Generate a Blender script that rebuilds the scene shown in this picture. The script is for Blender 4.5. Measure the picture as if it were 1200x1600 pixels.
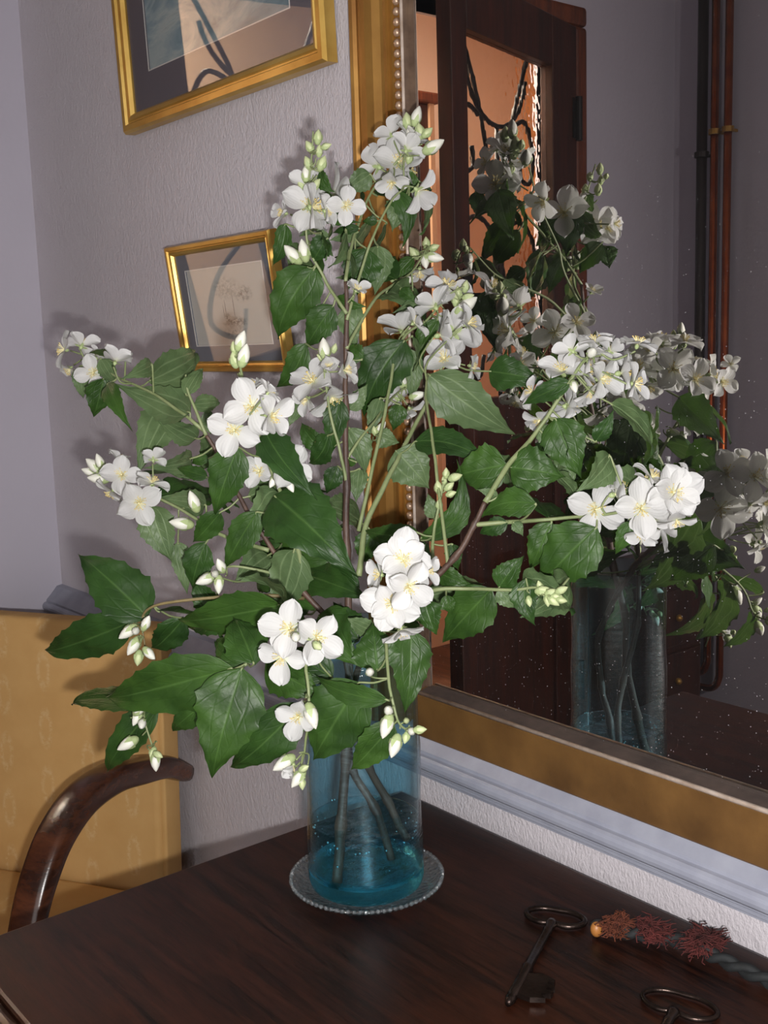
import bpy, bmesh, math, random
from mathutils import Vector, Matrix, noise
random.seed(7)
C = bpy.context.scene.collection
S = bpy.context.scene
for o in list(bpy.data.objects): bpy.data.objects.remove(o)

# ------------------------------------------------------------------ camera, light, exposure
TZ = 0.80                                    # table top height above the floor
FPX = 1734.7
CAM = Vector((0.7926, -0.9058, TZ + 0.5854))
YAW, PITCH, ROLL = math.radians(51.255), math.radians(-8.6217), math.radians(-1.7468)
_f = Vector((-math.sin(YAW)*math.cos(PITCH), math.cos(YAW)*math.cos(PITCH), math.sin(PITCH)))
_r0 = Vector((math.cos(YAW), math.sin(YAW), 0)); _u0 = _r0.cross(_f)
CR = math.cos(ROLL)*_r0 + math.sin(ROLL)*_u0
CU = -math.sin(ROLL)*_r0 + math.cos(ROLL)*_u0
CF = _f
camd = bpy.data.cameras.new('camera'); cam = bpy.data.objects.new('camera', camd); C.objects.link(cam)
cam.matrix_world = Matrix((( CR.x, CU.x, -CF.x, CAM.x), (CR.y, CU.y, -CF.y, CAM.y), (CR.z, CU.z, -CF.z, CAM.z), (0,0,0,1)))
camd.sensor_fit = 'VERTICAL'; camd.sensor_height = 36; camd.lens = FPX*36/1600; camd.clip_start = 0.02
S.camera = cam

w = bpy.data.worlds.new('world'); S.world = w; w.use_nodes = True
w.node_tree.nodes['Background'].inputs[0].default_value = (0.80, 0.76, 0.75, 1)
w.node_tree.nodes['Background'].inputs[1].default_value = 2.1

fl = bpy.data.lights.new('camera_flash_offscreen', 'AREA'); fl.shape = 'RECTANGLE'; fl.size = 0.03; fl.size_y = 0.018
fl.energy = 17; fl.color = (1.0, 0.97, 0.95)
flo = bpy.data.objects.new('camera_flash_offscreen', fl); C.objects.link(flo)
M4 = cam.matrix_world.copy(); M4.translation = CAM + CR*0.03 - CU*0.05 + CF*0.01
flo.matrix_world = M4

S.view_settings.view_transform = 'Standard'; S.view_settings.look = 'None'
S.view_settings.exposure = 0.0; S.view_settings.gamma = 1.0; S.view_settings.use_curve_mapping = False
S.cycles.caustics_reflective = False; S.cycles.caustics_refractive = False
S.cycles.max_bounces = 14; S.cycles.transparent_max_bounces = 24; S.cycles.transmission_bounces = 12; S.cycles.glossy_bounces = 6

# ------------------------------------------------------------------ helpers
def lin(h):
    h = h.lstrip('#'); v = [int(h[i:i+2], 16)/255 for i in (0, 2, 4)]
    return tuple((c/12.92 if c <= 0.04045 else ((c+0.055)/1.055)**2.4) for c in v) + (1,)
def ray(px, py):
    return (CF + CR*((px-600)/FPX) - CU*((py-800)/FPX))
def at(px, py, D):                                  # the point seen at a pixel, D metres in front of the mirror wall
    if px > 780 and D < 0.13: D *= 1-0.18*min(1,(px-780)/60)   # the shoots along the mirror lean in to it
    d = ray(px, py); return CAM + d*((-D-CAM.y)/d.y)
def atz(px, py, z):
    d = ray(px, py); return CAM + d*((z-CAM.z)/d.z)
def pxm(P):                                         # metres per pixel at a point
    return (P-CAM).dot(CF)/FPX
class MB:
    def __init__(s): s.v=[]; s.f=[]; s.m=[]; s.uv={}
    def add(s, vs, fs, mi=0):
        o=len(s.v); s.v += [tuple(x) for x in vs]; s.f += [tuple(i+o for i in f) for f in fs]; s.m += [mi]*len(fs); return o
    def box(s, c, d, mi=0, M=None):
        vs=[Vector((c[0]+d[0]*x/2, c[1]+d[1]*y/2, c[2]+d[2]*z/2)) for x in(-1,1) for y in(-1,1) for z in(-1,1)]
        if M: vs=[M@q for q in vs]
        s.add(vs, [(0,1,3,2),(4,6,7,5),(0,4,5,1),(2,3,7,6),(0,2,6,4),(1,5,7,3)], mi)
    def tube(s, pts, rad, n=8, mi=0, cap=True):
        pts=[Vector(q) for q in pts]
        if not hasattr(rad,'__len__'): rad=[rad]*len(pts)
        prev=None; rings=[]
        for i,q in enumerate(pts):
            t=(pts[min(i+1,len(pts)-1)]-pts[max(i-1,0)]).normalized()
            if prev is None:
                a=t.orthogonal().normalized()
            else:
                a=prev-t*prev.dot(t); a=a.normalized() if a.length>1e-6 else t.orthogonal().normalized()
            prev=a; b=t.cross(a)
            rings.append([q+(a*math.cos(k*2*math.pi/n)+b*math.sin(k*2*math.pi/n))*rad[i] for k in range(n)])
        o=len(s.v); s.v += [tuple(x) for r in rings for x in r]
        for i in range(len(pts)-1):
            for k in range(n):
                s.f.append((o+i*n+k, o+i*n+(k+1)%n, o+(i+1)*n+(k+1)%n, o+(i+1)*n+k)); s.m.append(mi)
        if cap:
            s.f.append(tuple(o+k for k in reversed(range(n)))); s.m.append(mi)
            e=o+(len(pts)-1)*n; s.f.append(tuple(e+k for k in range(n))); s.m.append(mi)
    def lathe(s, prof, n=48, mi=0, c=(0,0,0), fr=None, closed=False):
        o=len(s.v)
        for (r,z) in prof:
            for k in range(n):
                a=2*math.pi*k/n; rr=r*(fr(a,r,z) if fr else 1)
                s.v.append((c[0]+rr*math.cos(a), c[1]+rr*math.sin(a), c[2]+z))
        m=len(prof)
        for i in range(m if closed else m-1):
            for k in range(n):
                j=(i+1)%m
                s.f.append((o+i*n+k, o+i*n+(k+1)%n, o+j*n+(k+1)%n, o+j*n+k)); s.m.append(mi)
    def sphere(s, c, r, nu=8, nv=6, mi=0, sc=(1,1,1)):
        o=len(s.v); c=Vector(c)
        for i in range(1,nv):
            t=math.pi*i/nv
            for k in range(nu):
                a=2*math.pi*k/nu; s.v.append((c.x+r*sc[0]*math.sin(t)*math.cos(a), c.y+r*sc[1]*math.sin(t)*math.sin(a), c.z+r*sc[2]*math.cos(t)))
        T=len(s.v); s.v.append((c.x,c.y,c.z+r*sc[2])); s.v.append((c.x,c.y,c.z-r*sc[2]))
        for k in range(nu):
            s.f.append((T, o+k, o+(k+1)%nu)); s.m.append(mi)
            for i in range(nv-2):
                s.f.append((o+i*nu+k, o+(i+1)*nu+k, o+(i+1)*nu+(k+1)%nu, o+i*nu+(k+1)%nu)); s.m.append(mi)
            e=o+(nv-2)*nu; s.f.append((T+1, e+(k+1)%nu, e+k)); s.m.append(mi)
    def extrude(s, prof, axis_pts, mi=0, cap=True):
        """sweep a closed profile list of Vectors-functions: axis_pts = list of (fn: (a,b)->Vector)"""
        o=len(s.v); n=len(prof)
        for fn in axis_pts: s.v += [tuple(fn(a,b)) for a,b in prof]
        for i in range(len(axis_pts)-1):
            for k in range(n):
                s.f.append((o+i*n+k, o+i*n+(k+1)%n, o+(i+1)*n+(k+1)%n, o+(i+1)*n+k)); s.m.append(mi)
        if cap:
            s.f.append(tuple(o+k for k in reversed(range(n)))); s.m.append(mi)
            e=o+(len(axis_pts)-1)*n; s.f.append(tuple(e+k for k in range(n))); s.m.append(mi)
    def build(s, name, mats, parent=None, smooth=False, fixn=True, bevel=0, sub=0):
        me=bpy.data.meshes.new(name); me.from_pydata(s.v, [], s.f)
        if not isinstance(mats,(list,tuple)): mats=[mats]
        for m in mats: me.materials.append(m)
        for p_,mi in zip(me.polygons, s.m): p_.material_index=mi; p_.use_smooth=smooth
        if fixn:
            bm=bmesh.new(); bm.from_mesh(me); bmesh.ops.recalc_face_normals(bm, faces=bm.faces); bm.to_mesh(me); bm.free()
        me.update()
        return link(name, me, parent, bevel, sub)
def link(name, me, parent=None, bevel=0, sub=0):
    o=bpy.data.objects.new(name, me); C.objects.link(o)
    if parent is not None: o.parent=parent
    if bevel:
        b=o.modifiers.new('bevel','BEVEL'); b.width=bevel; b.segments=2; b.limit_method='ANGLE'; b.angle_limit=0.6
    if sub:
        b=o.modifiers.new('sub','SUBSURF'); b.levels=sub; b.render_levels=sub
    return o
def tag(o, label=None, cat=None, group=None, kind=None):
    if label: o['label']=label
    if cat: o['category']=cat
    if group: o['group']=group
    if kind: o['kind']=kind
    return o
def empty(name, loc=(0,0,0), rz=0):
    o=bpy.data.objects.new(name, None); C.objects.link(o); o.location=loc; o.rotation_euler=(0,0,rz); o.empty_display_size=0.05; return o
def smooth_path(pts, n=6):
    P=[Vector(q) for q in pts]; out=[]
    for i in range(len(P)-1):
        p0=P[max(i-1,0)]; p1=P[i]; p2=P[i+1]; p3=P[min(i+2,len(P)-1)]
        for k in range(n):
            t=k/n
            out.append(0.5*((2*p1)+(p2-p0)*t+(2*p0-5*p1+4*p2-p3)*t*t+(3*p1-p0-3*p2+p3)*t**3))
    out.append(P[-1]); return out

# ------------------------------------------------------------------ materials
class N:
    def __init__(s, name):
        s.mat=bpy.data.materials.new(name); s.mat.use_nodes=True; s.t=s.mat.node_tree; s.t.nodes.clear()
        s.out=s.t.nodes.new('ShaderNodeOutputMaterial')
    def n(s, kind, **kw):
        x=s.t.nodes.new('ShaderNode'+kind)
        for k,v in kw.items():
            if k.startswith('i_'):
                key=k[2:]; key=int(key) if key.isdigit() else key.replace('_',' ')
                if hasattr(v,'is_output') or isinstance(v, bpy.types.NodeSocket): s.t.links.new(v, x.inputs[key])
                else: x.inputs[key].default_value=v
            else: setattr(x,k,v)
        return x
    def ln(s,a,b): s.t.links.new(a,b)
    def ramp(s, fac, stops, interp='LINEAR'):
        x=s.n('ValToRGB'); s.ln(fac,x.inputs[0]); cr=x.color_ramp; cr.interpolation=interp
        while len(cr.elements)<len(stops): cr.elements.new(0.5)
        for e,(p_,c) in zip(cr.elements,stops): e.position=p_; e.color=c if len(c)==4 else tuple(c)+(1,)
        return x.outputs[0]
    def mix(s, fac, a, b, blend='MIX'):
        x=s.n('Mix', data_type='RGBA', blend_type=blend)
        for sock,v in ((x.inputs[0],fac),(x.inputs[6],a),(x.inputs[7],b)):
            if isinstance(v,bpy.types.NodeSocket): s.ln(v,sock)
            else: sock.default_value=v
        return x.outputs[2]
    def math(s, op, a, b=0.0, c=None):
        x=s.n('Math', operation=op)
        for i,v in enumerate((a,b) if c is None else (a,b,c)):
            if isinstance(v,bpy.types.NodeSocket): s.ln(v,x.inputs[i])
            else: x.inputs[i].default_value=v
        return x.outputs[0]
    def coord(s, what='Object', scale=(1,1,1), rot=(0,0,0), loc=(0,0,0)):
        c=s.n('TexCoord'); m=s.n('Mapping'); m.inputs['Scale'].default_value=scale; m.inputs['Rotation'].default_value=rot; m.inputs['Location'].default_value=loc
        s.ln(c.outputs[what], m.inputs[0]); return m.outputs[0]
    def noise(s, vec, scale, detail=4, rough=0.55, dist=0):
        x=s.n('TexNoise'); x.inputs['Scale'].default_value=scale; x.inputs['Detail'].default_value=detail; x.inputs['Roughness'].default_value=rough; x.inputs['Distortion'].default_value=dist
        if vec is not None: s.ln(vec,x.inputs['Vector'])
        return x.outputs['Fac']
    def bump(s, h, strength=0.3, dist=0.01):
        x=s.n('Bump'); x.inputs['Strength'].default_value=strength; x.inputs['Distance'].default_value=dist; s.ln(h,x.inputs['Height']); return x.outputs[0]
    def bsdf(s, color, rough=0.5, metal=0, normal=None, spec=0.5, **kw):
        x=s.n('BsdfPrincipled')
        for k,v in (('Base Color',color),('Roughness',rough),('Metallic',metal),('Specular IOR Level',spec)):
            if isinstance(v,bpy.types.NodeSocket): s.ln(v,x.inputs[k])
            else: x.inputs[k].default_value=v
        if normal is not None: s.ln(normal,x.inputs['Normal'])
        for k,v in kw.items(): x.inputs[k.replace('_',' ')].default_value=v
        return x
    def schlick(s, ior, normal=None):
        r0=((ior-1)/(ior+1))**2
        lw=s.n('LayerWeight'); lw.inputs['Blend'].default_value=0.5
        if normal is not None: s.ln(normal,lw.inputs['Normal'])
        return s.math('ADD',s.math('MULTIPLY',s.math('POWER',lw.outputs['Facing'],5.0),1-r0),r0)
    def end(s, b): s.ln(b.outputs[0], s.out.inputs[0]); return s.mat

def m_plain(name, col, rough=0.5, metal=0, spec=0.5, **kw):
    n=N(name); return n.end(n.bsdf(lin(col) if isinstance(col,str) else col, rough, metal, spec=spec, **kw))
def m_noisy(name, c1, c2, scale=8, rough=0.5, metal=0, bump=0.2, bd=0.004, stretch=(1,1,1), spec=0.5):
    n=N(name); v=n.coord('Object',stretch); f=n.noise(v,scale,6)
    col=n.ramp(f,[(0.3,lin(c1)),(0.7,lin(c2))])
    return n.end(n.bsdf(col,rough,metal,n.bump(n.noise(v,scale*3,5),bump,bd),spec))

def m_wall():
    n=N('lavender stippled wall paint'); v=n.coord('Object'); v2=n.coord('Object',(1.3,1,0.75),(0,0.25,0))
    big=n.noise(v,2.2,3); col=n.ramp(big,[(0.3,lin('#c9c3c8')),(0.7,lin('#d1ccd1'))])
    fine=n.noise(v2,240,4,0.6); mid=n.noise(v2,95,3,0.5)
    h=n.math('ADD',fine,n.math('MULTIPLY',mid,0.8))
    return n.end(n.bsdf(col,0.42,0,n.bump(h,0.55,0.004),0.35))
def m_wall2(name,a,b,rough=0.7):
    n=N(name); v=n.coord('Object'); col=n.ramp(n.noise(v,1.6,4),[(0.3,lin(a)),(0.7,lin(b))])
    return n.end(n.bsdf(col,rough,0,n.bump(n.noise(v,60,4),0.15,0.004),0.2))
def m_wood(name, dark, light, rough=0.3, grain=(2,28,28), rot=(0,0,0), spec=0.5, patch=None, bump=0.12):
    n=N(name); v=n.coord('Object',grain,rot)
    f1=n.noise(v,1.2,8,0.65,0.8); f2=n.noise(v,9,6,0.7)
    f=n.math('ADD',n.math('MULTIPLY',f1,0.65),n.math('MULTIPLY',f2,0.35))
    col=n.ramp(f,[(0.40,lin(dark)),(0.62,lin(light))])
    if patch:
        p_=n.noise(n.coord('Object'),5,4,0.6); col=n.mix(n.ramp(p_,[(0.5,(0,0,0)),(0.72,(0.75,0.75,0.75))]),col,lin(patch))
    return n.end(n.bsdf(col,rough,0,n.bump(f2,bump,0.002),spec))
def m_gold(name, base, worn, red=None, rough=0.35):
    n=N(name); v=n.coord('Object',(1,1,1)); 
    col=n.ramp(n.noise(v,9,6),[(0.3,lin(base)),(0.72,lin(worn))])
    if red:
        p_=n.noise(n.coord('Object',(5,5,2.6)),1.0,4,0.5); col=n.mix(n.ramp(p_,[(0.55,(0,0,0)),(0.75,(0.8,0.8,0.8))]),col,lin(red))
    return n.end(n.bsdf(col,rough+0.06,0.6,n.bump(n.noise(v,90,4),0.12,0.002),0.5))

MAT={}
MAT['wall']=m_wall()
MAT['wall_end']=m_wall2('pale lavender end wall','#bcb8c4','#c4c0cc')
MAT['ceiling']=m_wall2('off white ceiling','#d8d5d2','#e0ddda')
MAT['rail']=m_noisy('blue grey painted moulding','#8d909e','#9b9eab',30,0.38,0,0.10,0.002)
MAT['table']=m_wood('dark stained oak','#0c0504','#34190f',0.36,(5,62,62),(0,0,0.0),0.35,'#371a0b')
MAT['table_edge']=m_wood('dark stained oak edge','#1c110d','#402a20',0.28,(2.2,26,26))
MAT['darkwood']=m_wood('dark door wood','#241109','#4a2214',0.45,(18,18,1.6))
MAT['jamb']=m_wood('reddish jamb wood','#47200f','#7a3b1c',0.5,(18,18,1.6))
MAT['armwood']=m_wood('polished walnut','#26130b','#58301b',0.25,(5,5,16),(0.3,0.5,0),0.6)
MAT['parquet']=m_wood('brown floor boards','#3a2416','#6a4630',0.45,(2,16,16))
MAT['gold']=m_gold('aged gilt','#8a6428','#c39a4e',None,0.33)
MAT['gold_red']=m_gold('aged gilt with red bole','#7d5526','#b08543','#823a1e',0.38)
MAT['gold_bottom']=m_noisy('worn bronze gilt band','#543a1d','#77562d',14,0.5,0.12,0.25,0.003)
MAT['gold_bright']=m_gold('bright picture gilt','#b38a3a','#d9b765',None,0.28)
MAT['gold_dark']=m_plain('dark gilt groove','#4a3316',0.5,0.4)
MAT['bead']=m_noisy('worn gilt bead','#7a4f2e','#c7ab92',60,0.35,0.45,0.2,0.002)
MAT['innerlip']=m_noisy('brown inner lip','#45342a','#6f5a49',40,0.5,0.1,0.2,0.002)
MAT['lip']=m_noisy('whitish worn lip','#a08a78','#d5c8bd',40,0.45,0.1,0.2,0.002)
MAT['iron']=m_plain('black wrought iron','#16120f',0.5,0.4)
MAT['copper']=m_noisy('copper pipe','#8a3c1c','#b5602f',12,0.25,0.9,0.05,0.001)
MAT['darkpipe']=m_plain('dark painted pipe','#2a2220',0.45,0.2)
MAT['radiator']=m_plain('white radiator enamel','#c9c6c4',0.4)
MAT['peach']=m_wall2('peach hall wall','#dfc0a2','#e6cab0',0.8)
MAT['orange']=m_wall2('orange hall wall','#d08a52','#d99a62',0.8)
MAT['white']=m_plain('white gloss','#e8e6e2',0.4)

def m_mirror():
    n=N('old silvered mirror glass with dust')
    g=n.n('BsdfGlossy'); g.inputs['Color'].default_value=(0.80,0.77,0.74,1); g.inputs['Roughness'].default_value=0.0
    d=n.bsdf((0.75,0.75,0.78,1),0.8)
    v=n.coord('Object')
    vo=n.n('TexVoronoi'); vo.inputs['Scale'].default_value=330; n.ln(v,vo.inputs['Vector'])
    vr=n.n('TexVoronoi'); vr.inputs['Scale'].default_value=330; n.ln(v,vr.inputs['Vector'])
    sep=n.n('SeparateColor'); n.ln(vr.outputs['Color'],sep.inputs[0])
    thr=n.math('MULTIPLY',n.math('POWER',sep.outputs[0],4.0),0.19)
    speck=n.math('LESS_THAN',vo.outputs['Distance'],thr)
    dens=n.ramp(n.noise(v,4.5,3),[(0.30,(0.15,0.15,0.15)),(0.5,(1,1,1))])
    sz=n.n('SeparateXYZ'); n.ln(v,sz.inputs[0]); low=n.ramp(sz.outputs[2],[(0.1,(1,1,1)),(0.75,(0.25,0.25,0.25))])
    dens=n.math('MAXIMUM',n.math('MULTIPLY',dens,low),n.math('SUBTRACT',low,0.45))
    speck=n.math('MULTIPLY',speck,dens)
    film=n.math('MULTIPLY',n.noise(v,6,5),0.012)
    fac=n.math('MINIMUM',n.math('ADD',n.math('MULTIPLY',speck,0.55),film),1.0)
    m=n.n('MixShader'); n.ln(fac,m.inputs[0]); n.ln(g.outputs[0],m.inputs[1]); n.ln(d.outputs[0],m.inputs[2])
    return n.end(m)
MAT['mirror']=m_mirror()

def m_thinglass(name, tint, fres=1.45, rough=0.02, bump=None, white=0.0, tr_rough=None):
    """clear pane: tinted transmission plus Fresnel reflection"""
    n=N(name); t=n.n('BsdfTransparent'); t.inputs[0].default_value=tint
    g=n.n('BsdfGlossy'); g.inputs['Roughness'].default_value=rough
    b=None
    if bump:
        b=n.bump(n.noise(n.coord('Object',bump[3] if len(bump)>3 else (1,1,1)),bump[0],4),bump[1],bump[2]); n.ln(b,g.inputs['Normal'])
    m=n.n('MixShader'); n.ln(n.schlick(fres,b),m.inputs[0]); n.ln(t.outputs[0],m.inputs[1]); n.ln(g.outputs[0],m.inputs[2])
    return n.end(m)
MAT['pane']=m_thinglass('picture glass',(0.97,0.97,0.97,1),1.6,0.0)
def m_hammered():
    n=N('hammered cathedral glass'); v=n.coord('Object')
    vo=n.n('TexVoronoi'); vo.feature='SMOOTH_F1'; vo.inputs['Scale'].default_value=55; n.ln(v,vo.inputs['Vector'])
    b=n.bump(vo.outputs['Distance'],0.16,0.01)
    t=n.n('BsdfRefraction'); t.inputs['IOR'].default_value=1.10; t.inputs['Roughness'].default_value=0.03; t.inputs[0].default_value=(0.97,0.93,0.88,1); n.ln(b,t.inputs['Normal'])
    g=n.n('BsdfGlossy'); g.inputs['Roughness'].default_value=0.1; n.ln(b,g.inputs['Normal'])
    m=n.n('MixShader'); n.ln(n.schlick(1.4),m.inputs[0]); n.ln(t.outputs[0],m.inputs[1]); n.ln(g.outputs[0],m.inputs[2])
    return n.end(m)
MAT['hammered']=m_hammered()

def m_leaf():
    n=N('mock orange leaf'); uv=n.n('UVMap'); sp=n.n('SeparateXYZ'); n.ln(uv.outputs[0],sp.inputs[0])
    u=sp.outputs[0]; av=n.math('ABSOLUTE',sp.outputs[1])
    def line(x, c, wd):
        return n.math('SUBTRACT',1.0,n.math('MINIMUM',n.math('DIVIDE',n.math('ABSOLUTE',n.math('SUBTRACT',x,c)),wd),1.0))
    v1=line(av,0.0,0.07); v2=n.math('MULTIPLY',line(av,0.46,0.06),0.8)
    ang=n.math('FRACT',n.math('ADD',n.math('MULTIPLY',u,7.0),n.math('MULTIPLY',av,-2.2)))
    v3=n.math('MULTIPLY',line(ang,0.5,0.12),0.45)
    vein=n.math('MAXIMUM',n.math('MAXIMUM',v1,v2),v3)
    co=n.coord('Object'); ns=n.noise(co,30,5)
    oi=n.n('ObjectInfo')
    top=n.ramp(ns,[(0.3,lin('#263f18')),(0.7,lin('#3d5c24'))])
    top=n.mix(n.ramp(oi.outputs['Random'],[(0.0,(0,0,0)),(1,(0.75,0.75,0.75))]),top,n.ramp(ns,[(0.3,lin('#1a3017')),(0.7,lin('#26431e'))]))
    top=n.mix(n.math('MULTIPLY',v1,0.22),top,lin('#6f9450'))
    und=n.ramp(ns,[(0.3,lin('#4d6240')),(0.7,lin('#5e724c'))])
    und=n.mix(n.math('MULTIPLY',n.math('MAXIMUM',v1,v2),0.4),und,lin('#93a87c'))
    geo=n.n('NewGeometry'); col=n.mix(geo.outputs['Backfacing'],top,und)
    h=n.math('ADD',n.math('MULTIPLY',vein,-0.5),n.math('MULTIPLY',n.noise(co,85,3),0.9))
    b=n.bump(h,0.42,0.0022)
    p_=n.bsdf(col,0.45,0,b,0.3)
    tr=n.n('BsdfTranslucent'); n.ln(n.mix(0.5,col,lin('#6a9c2a')),tr.inputs[0])
    m=n.n('MixShader'); m.inputs[0].default_value=0.16; n.ln(p_.outputs[0],m.inputs[1]); n.ln(tr.outputs[0],m.inputs[2])
    return n.end(m)
MAT['leaf']=m_leaf()
def m_petal():
    n=N('white petal'); uv=n.n('UVMap'); sp=n.n('SeparateXYZ'); n.ln(uv.outputs[0],sp.inputs[0])
    wv=n.math('SINE',n.math('MULTIPLY',sp.outputs[1],26.0)); h=n.math('ADD',n.math('MULTIPLY',wv,0.3),n.noise(n.coord('Object'),6,4))
    col=n.ramp(sp.outputs[0],[(0.0,lin('#d8dcc0')),(0.25,lin('#d3d3d3'))])
    p_=n.bsdf(col,0.6,0,n.bump(h,0.10,0.05),0.2)
    tr=n.n('BsdfTranslucent'); tr.inputs[0].default_value=lin('#f4f4ee')
    m=n.n('MixShader'); m.inputs[0].default_value=0.38; n.ln(p_.outputs[0],m.inputs[1]); n.ln(tr.outputs[0],m.inputs[2])
    return n.end(m)
MAT['petal']=m_petal()
MAT['anther']=m_plain('yellow anther','#dcc372',0.6)
MAT['filament']=m_plain('cream filament','#efe6b8',0.6)
MAT['calyx']=m_noisy('pale green calyx','#8b9c66','#aab789',60,0.5,0,0.1,0.001)
MAT['bud_green']=m_noisy('pale green bud','#a3b07e','#c0c79c',50,0.5,0,0.1,0.001)
MAT['bud_white']=m_noisy('cream white bud','#cacaba','#d5d5ce',40,0.5,0,0.1,0.001)
MAT['stem']=m_noisy('green stem','#6d7a50','#858f66',60,0.5,0,0.1,0.001)
MAT['bark']=m_noisy('brown purple bark','#33231d','#5c463b',50,0.55,0,0.5,0.002,(1,1,0.4))
MAT['twig']=m_noisy('greenish brown twig','#5d5336','#85764f',50,0.55,0,0.3,0.001)

# ------------------------------------------------------------------ room shell
XL=-1.431; YO=-2.10; XR=2.6; CEIL=TZ+2.0
def struct(name, mb, mat, parent=None, **k):
    o=mb.build(name, mat, parent, **k)
    if parent is None: o['kind']='structure'
    return o
def quadbox(x0,x1,y0,y1,z0,z1):
    m=MB(); m.box(((x0+x1)/2,(y0+y1)/2,(z0+z1)/2),(x1-x0,y1-y0,z1-z0)); return m
struct('floor', quadbox(XL-1.7,XR,YO-1.0,0.1,-0.05,0), MAT['parquet'])
struct('wall_back', quadbox(XL-0.12,XR,0,0.12,0,CEIL), MAT['wall'])
struct('wall_opposite', quadbox(XL-0.0,0.2,YO-0.12,YO,0,CEIL), MAT['wall_end'])   # as far as the mirror can show it
struct('wall_right', quadbox(XR,XR+0.12,YO,0.1,0,CEIL), MAT['wall_end'])
struct('ceiling', quadbox(XL-1.7,XR,YO-1.0,0.1,CEIL,CEIL+0.08), MAT['ceiling'])
# end wall with the double door opening
DY0, DY1, DTOP = -1.615, -0.235, TZ+1.455
m=MB(); WT=0.14
m.box((XL-WT/2,(DY1+0)/2,CEIL/2),(WT,-DY1,CEIL))
m.box((XL-WT/2,(-3.1+DY0)/2,CEIL/2),(WT,DY0+3.1,CEIL))
m.box((XL-WT/2,(DY0+DY1)/2,(CEIL+DTOP)/2),(WT,DY1-DY0,CEIL-DTOP))
struct('wall_left', m, MAT['wall_end'])

# chair rail
prof=[(0,0.104),(0.012,0.102),(0.026,0.0865),(0.0365,0.0765),(0.037,0.0725),(0.0415,0.0715),(0.0445,0.0690),(0.0462,0.0655),(0.0465,0.0615),(0.0455,0.0575),(0.0425,0.0545),(0.037,0.0528),(0.0365,0.0490),(0.0345,0.0475),(0.0305,0.0465),(0.0300,0.0410),(0.0265,0.0385),(0.0225,0.0375),(0.0220,0.0335),(0.016,0.0305),(0,0.0295)]
m=MB(); m.extrude(prof,[lambda a,b,x=x: Vector((x,-a,TZ+b)) for x in (XL+0.001,XR)])
tag(struct('trim_1', m, MAT['rail']), 'blue grey painted chair rail moulding along the mirror wall')

# hall beyond the door
HX=XL-1.5
struct('wall_hall', quadbox(HX-0.1,HX,-3.1,0.1,0,CEIL), MAT['peach'])
struct('wall_hall_side', quadbox(HX,XL-WT-0.001,-3.1,-3.0,0,CEIL), MAT['orange'])
struct('wall_hall_near', quadbox(HX,XL-WT-0.001,0.0,0.1,0,CEIL), MAT['peach'])
# unseen light added overhead to brighten the hall; its real source is unknown
hl=bpy.data.lights.new('hall_fill_offscreen','AREA'); hl.shape='DISK'; hl.size=0.5; hl.energy=110; hl.color=(1.0,0.94,0.86)
hlo=bpy.data.objects.new('hall_fill_offscreen',hl); C.objects.link(hlo); hlo.location=(XL-0.80,-0.85,CEIL-0.04)

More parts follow.
